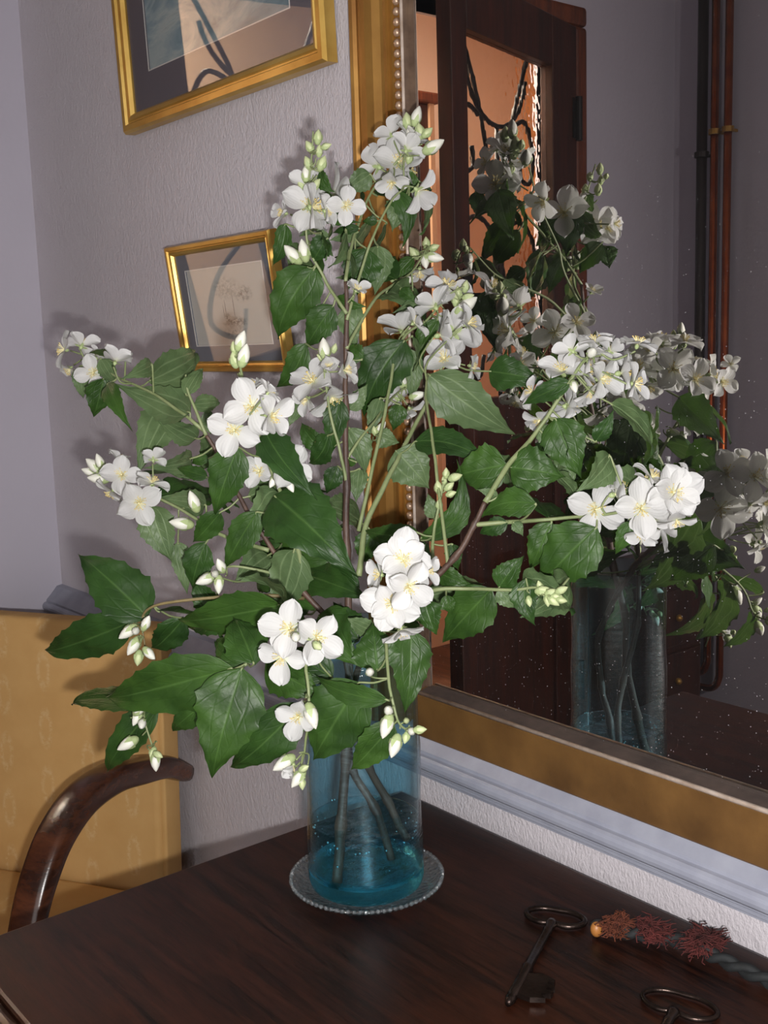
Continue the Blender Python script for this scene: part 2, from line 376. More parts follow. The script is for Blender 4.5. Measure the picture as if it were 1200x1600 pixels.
# ------------------------------------------------------------------ double door (frame + two leaves)
fr=MB(); FD=0.16
fr.box((XL-WT/2+0.012,DY0-0.0275,DTOP/2),(FD,0.055,DTOP)); fr.box((XL-WT/2+0.012,DY1+0.0275,DTOP/2),(FD,0.055,DTOP))
fr.box((XL-WT/2+0.012,(DY0+DY1)/2,DTOP+0.0275),(FD,DY1-DY0+0.11,0.055))
o=struct('door_3', fr, MAT['jamb'], bevel=0.012); tag(o,'reddish wooden frame around the glazed double door')
def arc(cx,cz,r,a0,a1,n=20,r1=None):
    return [(cx+(r+(0 if r1 is None else (r1-r)*k/n))*math.cos(math.radians(a0+(a1-a0)*k/n)), cz+(r+(0 if r1 is None else (r1-r)*k/n))*math.sin(math.radians(a0+(a1-a0)*k/n))) for k in range(n+1)]
def door_leaf(name, hinge_y, sgn, ang, label):
    """local: s along leaf from the hinge, t = thickness towards the room, z up"""
    WL=0.70 if ang else 0.685; root=empty(name,(XL+0.005,hinge_y,0)); 
    th=math.radians(ang)
    # direction hinge -> free edge ; real world (mirrored y)
    d=Vector((math.sin(th), sgn*math.cos(th),0)); nrm=Vector((math.cos(th),-sgn*math.sin(th),0))
    def F(s,t,z): return d*s+nrm*t+Vector((0,0,z))
    def bx(mb,s0,s1,t0,t1,z0,z1):
        vs=[F(s,t,z) for s in(s0,s1) for t in(t0,t1) for z in(z0,z1)]
        mb.add(vs,[(0,1,3,2),(4,6,7,5),(0,4,5,1),(2,3,7,6),(0,2,6,4),(1,5,7,3)])
    zt=DTOP-0.006; P0,P1,Z0,Z1=0.155,0.625,TZ+0.44,TZ+1.318
    m=MB(); bx(m,0.0,P0,-0.02,0.02,0.008,zt); m.build('stile',MAT['darkwood'],root,bevel=0.003)
    m=MB(); bx(m,P1,WL,-0.02,0.02,0.008,zt); m.build('stile',MAT['darkwood'],root,bevel=0.003)
    m=MB(); bx(m,P0,P1,-0.02,0.02,Z1,zt); m.build('top_rail',MAT['darkwood'],root,bevel=0.003)
    m=MB(); bx(m,P0,P1,-0.02,0.02,TZ+0.30,Z0); m.build('lock_rail',MAT['darkwood'],root,bevel=0.003)
    m=MB(); bx(m,P0,P1,-0.02,0.02,0.008,0.2); m.build('bottom_rail',MAT['darkwood'],root,bevel=0.003)
    m=MB(); bx(m,P0,P1,-0.008,0.008,0.2,TZ+0.30); m.build('panel',MAT['darkwood'],root)
    m=MB(); bx(m,P0,P1,-0.004,0.0,Z0,Z1); m.build('pane',MAT['hammered'],root)
    g=MB(); cx=(P0+P1)/2; r=0.0062
    def bar(pts,rr=r): g.tube([F(a,-0.030,b) for a,b in pts],rr,6)
    zt=Z1
    bar([(cx-0.175,zt+0.01),(cx-0.10,zt-0.13),(cx-0.04,zt-0.30),(cx-0.012,zt-0.42),(cx,Z0)]); bar([(cx+0.175,zt+0.01),(cx+0.10,zt-0.13),(cx+0.04,zt-0.30),(cx+0.012,zt-0.42)])
    bar(arc(cx,zt-0.02,0.165,-170,-10)); bar([(cx,zt-0.19),(cx,Z0-0.01)],0.007)
    for s_ in(-1,1):
        bar(smooth_path([(a,b,0) for a,b in [(cx+s_*0.10,zt-0.17),(cx+s_*0.16,zt-0.155),(cx+s_*0.205,zt-0.23),(cx+s_*0.185,zt-0.31),(cx+s_*0.13,zt-0.30),(cx+s_*0.135,zt-0.25)]],5) and [(q.x,q.y) for q in smooth_path([(a,b,0) for a,b in [(cx+s_*0.10,zt-0.17),(cx+s_*0.16,zt-0.155),(cx+s_*0.205,zt-0.23),(cx+s_*0.185,zt-0.31),(cx+s_*0.13,zt-0.30),(cx+s_*0.135,zt-0.25)]],5)])
        bar(arc(cx+s_*0.115,zt-0.52,0.10,0,360,28))
        bar([(q.x,q.y) for q in smooth_path([(a,b,0) for a,b in [(cx+s_*0.02,zt-0.60),(cx+s_*0.14,zt-0.68),(cx+s_*0.19,zt-0.78),(cx+s_*0.12,zt-0.83),(cx+s_*0.09,zt-0.77)]],5)])
    g.build('iron_grille',MAT['iron'],root,smooth=True)
    for hz in (TZ+1.20,0.35):
        m=MB(); m.tube([F(0.0,0.026,hz-0.06),F(0.0,0.026,hz+0.06)],0.011,10); bx(m,0.0,0.03,0.018,0.023,hz-0.055,hz+0.055); m.build('hinge',MAT['iron'],root)
    m=MB(); bx(m,WL-0.075,WL-0.035,0.02,0.026,TZ+0.62,TZ+0.76); bx(m,WL-0.06,WL-0.05,0.02,0.06,TZ+0.69,TZ+0.70); bx(m,WL-0.12,WL-0.05,0.05,0.06,TZ+0.69,TZ+0.70); m.build('latch',MAT['iron'],root,bevel=0.002)
    tag(root,label,None,kind='structure')
    return root
door_leaf('door_1',-1.612,1,17,'dark wooden door leaf with scrolled iron grille standing ajar')
door_leaf('door_2',-0.238,-1,0,'closed dark wooden door leaf with scrolled iron grille')

# cabinet in the hall
t=empty('hall_cabinet',(XL-1.25,-1.865,TZ-0.10)); tag(t,'tall dark wall cabinet with reddish cornice in the peach hall','cabinet')
m=MB(); m.box((0,0,0.78),(0.498,0.24,1.56)); m.build('body',MAT['darkwood'],t,bevel=0.004)
m=MB(); m.box((0.01,0,1.58),(0.518,0.28,0.04)); m.build('cornice',MAT['jamb'],t,bevel=0.008)
m=MB(); m.box((0.255,-0.106,0.78),(0.012,0.022,1.56)); m.build('trim_strip',m_plain('pale copper trim','#a8805f',0.5),t)

# ------------------------------------------------------------------ pipes and radiator on the opposite wall
def pipe(name, x, zb, r, mat, label, bend):
    t=empty(name,(x,YO+0.045,0)); tag(t,label,'pipe',None)
    m=MB(); pts=[(0,0,CEIL-0.002),(0,0,zb+0.05),(-0.015,0,zb+0.015),(-0.05,0,zb),(-bend,0,zb)]
    m.tube([(0,0,CEIL-0.002)]+[q for q in smooth_path(pts[1:],5)],r,12); m.build('tube',mat,t,smooth=True)
    for z in (TZ+1.18-0.06*(mat==MAT['darkpipe']),TZ+0.1):
        c=MB(); c.lathe([(r+0.001,-0.008),(r+0.006,-0.008),(r+0.006,0.008),(r+0.001,0.008)],14,0,(0,0,z)); c.box((0,-0.027,z),(0.008,0.036,0.008)); c.build('clip',MAT['gold'] if mat==MAT['copper'] else mat,t)
pipe('heating_pipe',-1.296,TZ-0.46,0.016,MAT['darkpipe'],'dark painted heating pipe running up the grey wall',0.03)
pipe('copper_pipe',-1.252,TZ-0.50,0.012,MAT['copper'],'bare copper pipe beside the dark painted pipe',0.09)
pipe('copper_pipe',-1.206,TZ-0.54,0.012,MAT['copper'],'bare copper pipe farthest from the dark painted pipe',0.14)
# ------------------------------------------------------------------ mirror
MZ1=TZ+1.35
t=empty('gilt_mirror',(0,0,TZ)); tag(t,'large gilt framed wall mirror with beaded edge above the grey chair rail','mirror')
MX0,MX1=-0.2445,1.20; MB0=0.150
m=MB(); m.box(((MX0+MX1)/2,-0.004,(MB0-0.004+1.35)/2),(MX1-MX0+0.02,0.004,1.35-MB0+0.02)); m.build('mirror_glass',MAT['mirror'],t)
GP=[(0.0935,0.0),(0.0935,0.030),(0.090,0.033),(0.086,0.031),(0.083,0.027),(0.076,0.0285),(0.066,0.0285),(0.056,0.025),(0.047,0.0195),(0.0415,0.0175),(0.041,0.020),(0.036,0.020),(0.0355,0.016),(0.030,0.016),(0.0295,0.0135),(0.0135,0.0135),(0.013,0.0),]
LP=[(0.0135,0.0),(0.0135,0.0145),(0.0105,0.0165),(0.007,0.0150),(0.0065,0.0085),(0.0,0.0065),(0.0,0.0)]
def side(prof, mat, name, inner, zlo, zhi):
    mb=MB(); mb.extrude(prof,[lambda a,b,z=z: Vector((inner-a,-b,z)) for z in (zlo,zhi)]); return mb.build(name,mat,t)
side(GP,MAT['gold_red'],'left_moulding',MX0,0.088,1.44)
side(LP,MAT['innerlip'],'left_lip',MX0,0.088,1.44)
mb=MB(); mb.tube([(MX0-0.0108,-0.0160,0.09),(MX0-0.0108,-0.0160,1.36)],0.0022,8); mb.build('left_fillet',MAT['lip'],t,smooth=True)
mb=MB(); mb.extrude(GP,[lambda a,b,z=z: Vector((MX1+a,-b,z)) for z in (0.088,1.44)]); mb.build('right_moulding',MAT['gold_red'],t)
mb=MB(); mb.extrude(GP,[lambda a,b,x=x: Vector((x,-b,1.35+a)) for x in (MX0-0.0935,MX1+0.0935)]); mb.build('top_moulding',MAT['gold_red'],t)
BP=[(0.0,0.0),(0.0,0.0035),(0.004,0.0235),(0.008,0.0255),(0.012,0.0255),(0.060,0.0265),(0.062,0.025),(0.062,0.0)]
mb=MB(); mb.extrude(BP,[lambda a,b,x=x: Vector((x,-b,MB0-a)) for x in (MX0-0.012,MX1)]); mb.build('bottom_rail',MAT['gold_bottom'],t)
mb=MB(); mb.extrude([(-0.0006,0.0036),(0.0034,0.0225),(0.004,0.0225),(0.0,0.0036)],[lambda a,b,x=x: Vector((x,-b,MB0-a)) for x in (MX0-0.002,MX1)]); mb.build('dark_ledge',m_noisy('dark brown ledge','#2e2320','#54463f',30,0.7,0,0.2,0.002),t)  # thin dark brown strip over the bottom rail's inner bevel
mb=MB(); mb.tube([(MX0-0.010,-0.0245,MB0-0.0045),(MX1,-0.0245,MB0-0.0045)],0.0028,8); mb.build('bottom_fillet',MAT['lip'],t,smooth=True)
bm_=MB(); bm_.sphere((0,0,0),0.0052,8,6,0,(1,0.9,1)); bo=bm_.build('bead',MAT['bead'],t,smooth=True)
nb=int((1.20-0.155)/0.0118)
bead_x=MX0-0.0215
bo.location=(bead_x,-0.0145,0.158)
for k in range(1,nb):
    b2=bo.copy(); C.objects.link(b2); b2.location=(bead_x,-0.0145,0.158+k*0.0118)

# ------------------------------------------------------------------ pictures
def m_paint(name, kind):
    n=N(name); v=n.coord('Object')
    if kind=='big':
        f=n.noise(n.coord('Object',(3,1,6)),2.2,6,0.65,1.2)
        col=n.ramp(f,[(0.25,lin('#566f7c')),(0.45,lin('#8fa6ae')),(0.6,lin('#b9c4c2')),(0.8,lin('#8a9490'))])
        return n.end(n.bsdf(col,0.8))
    # a small ink sketch of a moored boat
    s=n.n('SeparateXYZ'); n.ln(v,s.inputs[0]); x=s.outputs[0]; z=s.outputs[2]
    def blob(cx,cz,sx,sz):
        a=n.math('DIVIDE',n.math('SUBTRACT',x,cx),sx); b=n.math('DIVIDE',n.math('SUBTRACT',z,cz),sz)
        return n.math('SUBTRACT',1.0,n.math('MINIMUM',n.math('ADD',n.math('MULTIPLY',a,a),n.math('MULTIPLY',b,b)),1.0))
    ns=n.noise(n.coord('Object',(1,1,1.6)),130,5,0.7)
    hull=blob(0.012,0.074,0.040,0.010); hull2=blob(-0.008,0.079,0.012,0.012); cloud=n.math('MULTIPLY',blob(0.045,0.115,0.03,0.014),0.7); ref=n.math('MULTIPLY',blob(0.01,0.060,0.036,0.014),0.55)
    mast=blob(0.014,0.098,0.0013,0.026); mast2=blob(-0.010,0.094,0.0013,0.018); mast3=blob(-0.016,0.090,0.001,0.014)
    hill=n.math('MULTIPLY',blob(0.0,0.125,0.045,0.02),0.45)
    ink=n.math('MAXIMUM',n.math('MAXIMUM',n.math('MAXIMUM',hull,hull2),n.math('MAXIMUM',cloud,ref)),hill)
    ink=n.math('MULTIPLY',ink,n.ramp(ns,[(0.42,(0,0,0)),(0.6,(1,1,1))]))
    ink=n.math('MINIMUM',n.math('MAXIMUM',ink,n.math('MULTIPLY',n.math('MAXIMUM',mast,n.math('MAXIMUM',mast2,mast3)),0.8)),0.92)
    return n.end(n.bsdf(n.mix(ink,lin('#d2d0c8'),lin('#2c2c2e')),0.8))
def picture(name, xc, zb, w_, h_, tilt, depth, fw, mat_w, label, kind, mat_gold, mcol, mat_mt):
    t=empty(name,(xc,-0.0015,zb)); t.rotation_euler=(math.radians(tilt),0,0); tag(t,label,'picture')
    P=[(0,0),(0,depth*0.75),(fw*0.12,depth),(fw*0.42,depth),(fw*0.5,depth*0.80),(fw*0.58,depth*0.80),(fw*0.66,depth*0.9),(fw*0.85,depth*0.82),(fw,depth*0.55),(fw,0)]
    X0,X1=-w_/2,w_/2
    specs=[('frame_bottom',lambda a,b,e: Vector((X0+a if e==0 else X1-a,-b,a))),('frame_top',lambda a,b,e: Vector((X0+a if e==0 else X1-a,-b,h_-a))),
           ('frame_side',lambda a,b,e: Vector((X0+a,-b,a if e==0 else h_-a))),('frame_side',lambda a,b,e: Vector((X1-a,-b,a if e==0 else h_-a)))]
    for nm,fn in specs:
        mb=MB(); mb.extrude(P,[lambda a,b,e=e,fn=fn: fn(a,b,e) for e in(0,1)]); mb.build(nm,mat_gold,t)
    # mat board with an opening, the artwork, the glass
    ix0,ix1,iz0,iz1=X0+fw*0.95,X1-fw*0.95,fw*0.95,h_-fw*0.95; a=mat_w
    mb=MB(); yb=-depth*0.35
    for q in ((ix0,ix0+a,iz0,iz1),(ix1-a,ix1,iz0,iz1),(ix0+a,ix1-a,iz0,iz0+a),(ix0+a,ix1-a,iz1-a,iz1)):
        mb.box(((q[0]+q[1])/2,yb,(q[2]+q[3])/2),(q[1]-q[0],0.002,q[3]-q[2]))
    mb.build('mat_board',m_plain(name+' mat',mcol,0.85),t)
    mb=MB(); mb.box(((ix0+ix1)/2,yb+0.0015,(iz0+iz1)/2),(ix1-ix0-2*a+0.004,0.001,iz1-iz0-2*a+0.004)); mb.build('artwork',mat_mt,t)
    e=0.0016; mb=MB()
    for q in ((ix0+a-e,ix0+a,iz0+a-e,iz1-a+e),(ix1-a,ix1-a+e,iz0+a-e,iz1-a+e),(ix0+a,ix1-a,iz0+a-e,iz0+a),(ix0+a,ix1-a,iz1-a,iz1-a+e)):
        mb.box(((q[0]+q[1])/2,yb-0.0012,(q[2]+q[3])/2),(q[1]-q[0],0.001,q[3]-q[2]))
    mb.build('mat_bevel',MAT['white'],t)
    mb=MB(); mb.box(((ix0+ix1)/2,-depth*0.5,(iz0+iz1)/2),(ix1-ix0,0.0012,iz1-iz0)); mb.build('glass',MAT['pane'],t)
    return t
picture('framed_watercolour',-0.687,TZ+0.944,0.572,0.46,2.0,0.022,0.030,0.058,'large gilt framed watercolour with dark grey mat hanging above the smaller picture','big',MAT['gold_bright'],'#6b666e',m_paint('blue grey watercolour','big'))
picture('framed_boat_sketch',-0.672,TZ+0.551,0.300,0.198,7.0,0.016,0.016,0.026,'small gilt framed boat sketch with grey mat on the stippled wall','small',MAT['gold_bright'],'#787b84',m_paint('ink boat sketch','small'))

# ------------------------------------------------------------------ table
t=empty('oak_table',(0.45,-0.30,0)); tag(t,'dark stained oak table standing under the gilt mirror','table')
TX0,TX1,TY0,TY1=-0.290,1.20,-0.598,-0.021
m=MB(); n_=8; X0,X1=TX0-0.45,TX1-0.45; Y0,Y1=TY0+0.30,TY1+0.30
m.box(((X0+X1)/2,(Y0+Y1)/2,TZ-0.013),(X1-X0,Y1-Y0,0.026)); m.build('tabletop',MAT['table'],t,bevel=0.004)
m=MB(); m.box(((X0+X1)/2,Y0-0.007,TZ-0.017),(X1-X0+0.02,0.014,0.026)); m.build('edge_moulding',MAT['table_edge'],t,bevel=0.006)
m=MB(); m.box(((X0+X1)/2,(Y0+Y1)/2,TZ-0.036),(X1-X0-0.02,Y1-Y0-0.02,0.02)); m.build('under_moulding',MAT['table_edge'],t,bevel=0.005)
ax0,ax1,ay0,ay1=X0+0.05,X1-0.05,Y0+0.05,Y1-0.03
for nm,c,d in (('apron',((ax0+ax1)/2,ay0,TZ-0.096),(ax1-ax0,0.022,0.10)),('apron',((ax0+ax1)/2,ay1,TZ-0.096),(ax1-ax0,0.022,0.10)),('apron',(ax0,(ay0+ay1)/2,TZ-0.096),(0.022,ay1-ay0,0.10)),('apron',(ax1,(ay0+ay1)/2,TZ-0.096),(0.022,ay1-ay0,0.10))):
    m=MB(); m.box(c,d); m.build(nm,MAT['table_edge'],t)
for lx in (ax0,ax1):
    for ly in (ay0+0.002,ay1-0.002):
        m=MB(); m.box((lx,ly,TZ-0.106),(0.05,0.05,0.12)); m.lathe([(0.022,TZ-0.165),(0.028,TZ-0.19),(0.018,TZ-0.22),(0.026,TZ-0.42),(0.018,TZ-0.60),(0.026,TZ-0.65),(0.02,TZ-0.70),(0.024,0.05),(0.02,0.0)],16,0,(lx,ly,0)); m.build('leg',MAT['table_edge'],t)

# ------------------------------------------------------------------ armchair
def m_fabric():
    n=N('ochre damask upholstery'); v=n.coord('Object')
    uvm=n.coord('Object',(1/0.088,1,1/0.105)); 
    sp=n.n('SeparateXYZ'); n.ln(uvm,sp.inputs[0])
    col_i=n.math('FLOOR',sp.outputs[0]); row=n.math('ADD',sp.outputs[2],n.math('MULTIPLY',n.math('MODULO',n.math('ABSOLUTE',col_i),2.0),0.5))
    fx=n.math('SUBTRACT',n.math('FRACT',sp.outputs[0]),0.5); fz=n.math('SUBTRACT',n.math('FRACT',row),0.5)
    d=n.math('SQRT',n.math('ADD',n.math('POWER',n.math('DIVIDE',fx,0.17),2.0),n.math('POWER',n.math('DIVIDE',fz,0.36),2.0)))
    ring=n.math('SUBTRACT',1.0,n.math('MINIMUM',n.math('DIVIDE',n.math('ABSOLUTE',n.math('SUBTRACT',d,0.75)),0.35),1.0))
    nz=n.noise(v,160,3,0.6)
    mk=n.math('MULTIPLY',ring,n.ramp(nz,[(0.40,(0,0,0)),(0.62,(1,1,1))]))
    base=n.ramp(n.noise(v,14,4),[(0.3,lin('#c39a60')),(0.7,lin('#cca46a'))])
    col=n.mix(n.math('MULTIPLY',mk,0.55),base,lin('#d8bd90'))
    return n.end(n.bsdf(col,0.75,0,n.bump(n.noise(v,400,3),0.15,0.001),0.25))
MAT['fabric']=m_fabric()
FW=Vector((0.5,-0.866,0)); WD=Vector((0.866,0.5,0))
BR=Vector((-0.855,-0.094,0))                                  # right rear corner of the seat
CW=0.56
rootp=BR-WD*(CW/2)
t=empty('armchair',rootp,math.radians(30)); tag(t,'ochre upholstered armchair with curved walnut arms standing by the oak table','armchair')
# local axes: x = WD, y = -FW
SZ=TZ-0.335
def rounded(c,d,name,mat,rot=None,bev=0.02):
    m=MB(); m.box(c,d)
    o=m.build(name,mat,t)
    b=o.modifiers.new('bevel','BEVEL'); b.width=bev; b.segments=4
    for p_ in o.data.polygons: p_.use_smooth=True
    return o
bk=rounded((0,0,0.215),(CW-0.012,0.055,0.49),'backrest',MAT['fabric'],bev=0.012); bk.location=(0,0.03,SZ); bk.rotation_euler=(math.radians(-3),0,0)
sd=rounded((0,0,0.215),(0.012,0.048,0.485),'side_band',MAT['fabric'],bev=0.004); sd.location=(CW/2-0.004,0.034,SZ); sd.rotation_euler=(math.radians(-3),0,0)
rounded((0,-0.235,SZ-0.05),(CW-0.02,0.47,0.10),'seat',MAT['fabric'],bev=0.025)
rounded((0,-0.235,SZ-0.115),(CW-0.01,0.475,0.035),'seat_frame',MAT['armwood'],bev=0.006)
armpts=[(-0.035,-0.130),(0.02,-0.100),(0.085,-0.082),(0.16,-0.066),(0.235,-0.070),(0.295,-0.098),(0.335,-0.138),(0.365,-0.185),(0.385,-0.24),(0.395,-0.32),(0.40,-0.45)]
path=smooth_path([(0,-a,TZ+b) for a,b in armpts],5)
for s_ in (1,-1):
    m=MB(); n_=len(path); secs=[]
    for i,q in enumerate(path):
        tt=(path[min(i+1,n_-1)]-path[max(i-1,0)]).normalized(); nn=Vector((1,0,0)).cross(tt)
        k=i/(n_-1); hw=0.029-0.004*k; hh=0.0155+0.007*math.sin(math.pi*min(1,k*1.4))
        secs.append((Vector((s_*(CW/2+0.022),q.y,q.z)),nn,hw,hh))
    pr=[(math.cos(a)*abs(math.cos(a))**-0.4 if abs(math.cos(a))>1e-6 else 0, math.sin(a)*abs(math.sin(a))**-0.4 if abs(math.sin(a))>1e-6 else 0) for a in [2*math.pi*k/16 for k in range(16)]]
    m.extrude(pr,[lambda a,b,s=s: s[0]+Vector((a*s[2],0,0))+s[1]*(b*s[3]) for s in secs])
    m.build('arm',MAT['armwood'],t,smooth=True)
for lx in (-1,1):
    for ly,top in ((-0.44,SZ-0.13),(0.0,SZ-0.13)):
        m=MB(); x=lx*(CW/2-0.03); m.tube([(x,ly,top),(x,ly-0.004,top*0.5),(x,ly+(0.03 if ly>-0.1 else -0.01),0.0)],[0.024,0.02,0.014],10); m.build('leg',MAT['armwood'],t,smooth=True)

# made-up chest by the end wall, added to darken the reflection behind the vase
t=empty('added_dark_chest',(XL+0.13,-1.80,0)); tag(t,'low dark wooden chest added beside the glazed double door to darken the reflection','chest')
m=MB(); m.box((0,0,0.36),(0.22,0.27,0.62)); m.build('body',MAT['darkwood'],t,bevel=0.004)
m=MB(); m.box((0.0,0,0.685),(0.25,0.30,0.03)); m.build('top',MAT['darkwood'],t,bevel=0.006)
for k in range(3):
    m=MB(); m.box((0.113,0,0.16+k*0.195),(0.012,0.235,0.175)); d_=m.build('drawer',MAT['darkwood'],t,bevel=0.004)
    m=MB(); m.sphere((0.126,0,0.16+k*0.195),0.011,10,8); m.build('knob',MAT['gold'],d_,smooth=True)
for sx in(-1,1):
    for sy in(-1,1):
        m=MB(); m.box((sx*0.085,sy*0.11,0.025),(0.04,0.04,0.05)); m.build('foot',MAT['darkwood'],t)
# radiator
t=empty('radiator',(-1.395,YO+0.07,0)); 
for k in range(2):
    m=MB(); m.box((-0.018+k*0.035,0,TZ-0.40),(0.028,0.09,0.40)); m.build('fin',MAT['radiator'],t,bevel=0.008)
m=MB(); m.tube([(-0.03,0,TZ-0.22),(0.03,0,TZ-0.22)],0.012,10); m.tube([(-0.03,0,TZ-0.58),(0.03,0,TZ-0.58)],0.012,10); m.build('header',MAT['radiator'],t,smooth=True)
for k in (-1,1):
    m=MB(); m.box((0,0,(TZ-0.60)/2) if k<0 else (0,-0.055,TZ-0.30),(0.02,0.05,TZ-0.60) if k<0 else (0.02,0.04,0.02)); m.build('bracket',MAT['radiator'],t)
tag(t,'white finned radiator in the corner beside the copper pipes','radiator')

# ------------------------------------------------------------------ glass dish and vase
VX,VD=-0.1137,0.2181; VB=Vector((VX,-VD,TZ))
def m_clear():
    n=N('clear pressed glass'); t_=n.n('BsdfTransparent'); t_.inputs[0].default_value=(0.86,0.9,0.92,1)
    g=n.n('BsdfGlossy'); g.inputs['Roughness'].default_value=0.08
    vo=n.n('TexVoronoi'); vo.inputs['Scale'].default_value=190; n.ln(n.coord('Object'),vo.inputs['Vector'])
    b=n.bump(vo.outputs['Distance'],0.5,0.006); n.ln(b,g.inputs['Normal'])
    df=n.n('BsdfTranslucent'); df.inputs[0].default_value=(0.8,0.84,0.86,1); n.ln(b,df.inputs['Normal'])
    df2=n.bsdf((0.8,0.84,0.86,1),0.25,0,b,0.6); dm=n.n('MixShader'); dm.inputs[0].default_value=0.055; n.ln(t_.outputs[0],dm.inputs[1]); n.ln(df2.outputs[0],dm.inputs[2]); t_=dm
    m=n.n('MixShader'); n.ln(n.schlick(1.6,b),m.inputs[0]); n.ln(t_.outputs[0],m.inputs[1]); n.ln(g.outputs[0],m.inputs[2])
    return n.end(m)
MAT['clear']=m_clear()
t=empty('glass_dish',VB); tag(t,'clear pressed glass dish with beaded rim under the blue vase','dish')
m=MB(); m.lathe([(0.0005,0.001),(0.055,0.001),(0.070,0.004),(0.081,0.012),(0.083,0.0135),(0.081,0.0155),(0.069,0.008),(0.055,0.005),(0.0005,0.005)],96,0,fr=lambda a,r,z: 1+(0.012*math.cos(a*32) if r>0.075 else 0)); m.build('plate',MAT['clear'],t,smooth=True)
m=MB()
for k in range(84):
    a=2*math.pi*k/84; m.sphere((0.0825*math.cos(a),0.0825*math.sin(a),0.0145),0.0026,6,4)
m.build('beaded_rim',MAT['clear'],t,smooth=True)['kind']='stuff'
def m_blueglass(name,tint,bump,ior):
    return m_thinglass(name,tint,ior,0.12,bump)
MAT['blue']=m_blueglass('blue vase glass',(0.80,0.93,0.965,1),(60,0.4,0.003,(1,1,3.2)),1.42)
def m_base():
    n=N('thick blue vase base'); b=n.bump(n.noise(n.coord('Object'),40,4),0.5,0.01)
    g=n.n('BsdfGlass'); g.inputs['Color'].default_value=(0.45,0.86,0.95,1); g.inputs['IOR'].default_value=1.45; g.inputs['Roughness'].default_value=0.03; n.ln(b,g.inputs['Normal'])
    t_=n.n('BsdfTransparent'); t_.inputs[0].default_value=(0.6,0.88,0.95,1)
    m=n.n('MixShader'); m.inputs[0].default_value=0.6; n.ln(t_.outputs[0],m.inputs[1]); n.ln(g.outputs[0],m.inputs[2]); return n.end(m)
MAT['bluebase']=m_base()
def m_water():
    n=N('water in blue vase'); a=n.n('BsdfTransparent'); a.inputs[0].default_value=(0.80,0.95,0.98,1)
    g=n.n('BsdfGlossy'); g.inputs['Roughness'].default_value=0.04
    b=n.bump(n.noise(n.coord('Object',(1,1,2.2)),46,4),0.6,0.01); n.ln(b,g.inputs['Normal'])
    m=n.n('MixShader'); n.ln(n.schlick(1.45,b),m.inputs[0]); n.ln(a.outputs[0],m.inputs[1]); n.ln(g.outputs[0],m.inputs[2]); return n.end(m)
MAT['water']=m_water()
VH=0.285; z0=0.0055
t=empty('blue_vase',VB); tag(t,'tall cylindrical blue glass vase holding white flowering branches','vase')
wob=lambda a,r,z: 1+0.006*math.sin(3*a+z*30)
m=MB(); m.lathe([(0.0625,z0+0.024)]+[(0.0625-0.0025*k/10+0.0008*math.sin(k*1.7),z0+0.024+(VH-0.024)*k/10) for k in range(1,11)]+[(0.0585,z0+VH+0.002),(0.0572,z0+VH)]+[(0.0572+0.0022*k/10,z0+VH-(VH-0.026)*k/10) for k in range(1,11)],64,0,fr=wob,closed=False)
m.build('glass_wall',MAT['blue'],t,smooth=True)
m=MB(); m.lathe([(0.0005,z0),(0.054,z0),(0.060,z0+0.004),(0.0625,z0+0.012),(0.0625,z0+0.024)],64,0,fr=wob); m.lathe([(0.0005,z0+0.016),(0.045,z0+0.015),(0.056,z0+0.018),(0.0594,z0+0.026)],64,0,fr=wob); m.build('base',MAT['bluebase'],t,smooth=True)
WL_=0.075
m=MB(); m.lathe([(0.0005,z0+0.0175),(0.045,z0+0.0165),(0.055,z0+0.0195),(0.0578,z0+0.028),(0.0576,z0+WL_-0.002),(0.0586,z0+WL_),(0.056,z0+WL_-0.0008),(0.0005,z0+WL_-0.001)],64); wo=m.build('water',MAT['water'],None,smooth=True); wo.location=VB
bb=MB(); RB=random.Random(9)  # tiny bright beads standing in for glints at the waterline and below
for k in range(46):
    a=RB.uniform(0,6.28); zz=z0+WL_+RB.uniform(-0.016,0.003) if k<34 else z0+RB.uniform(0.025,0.06); bb.sphere((0.0565*math.cos(a),0.0565*math.sin(a),zz),RB.uniform(0.0006,0.0014),6,4)
bb.build('glint_beads',m_plain('bright glint bead skin','#9fd8e6',0.12,0.6),wo,smooth=True)['kind']='stuff'
tag(wo,'shallow clear water standing in the blue vase','water')

# ------------------------------------------------------------------ flowering branches
CAMV=Vector((CAM.x,-CAM.y,CAM.z))                            # where the mirror shows the lens
VN=Vector((CAM.x-VX,CAM.y+VD,0)).normalized()                 # vase -> camera, horizontal
def pv(px,py,off=0.0):                                        # a point in the upright plane through the vase axis
    d=ray(px,py); q=VB+VN*off; return CAM+d*((q-CAM).dot(VN)/d.dot(VN))
BR_={}
def branch(key, label):
    o=empty('mock_orange_branch',VB); tag(o,label,'flowering branch','mock orange branches in the blue vase'); BR_[key]=dict(root=o,pts=[]); return o
branch('up','mock orange branch with a purple brown upright stem reaching in front of the mirror frame')
branch('left','mock orange branch spreading in front of the pictures and the armchair')
branch('right','mock orange branch reaching along the mirror glass away from the pictures')
def stem(key, pts, r0, r1, mat, name='stem', n=7, wob=0.0015):
    P=smooth_path(pts,5); k=len(P)
    P=[q+Vector((noise.noise(q*40)*wob,noise.noise(q*40+Vector((9,0,0)))*wob,0)) for q in P]
    rad=[(r0+(r1-r0)*i/(k-1))*(1+(0.35 if (i%5==0 and 0<i<k-1 and name=='stem') else 0)) for i in range(k)]
    mb=MB(); mb.tube([q-VB for q in P],rad,n); mb.build(name,mat,BR_[key]['root'],smooth=True)
    BR_[key]['pts'] += P[3:]
bark,twig,gst=MAT['bark'],MAT['twig'],MAT['stem']
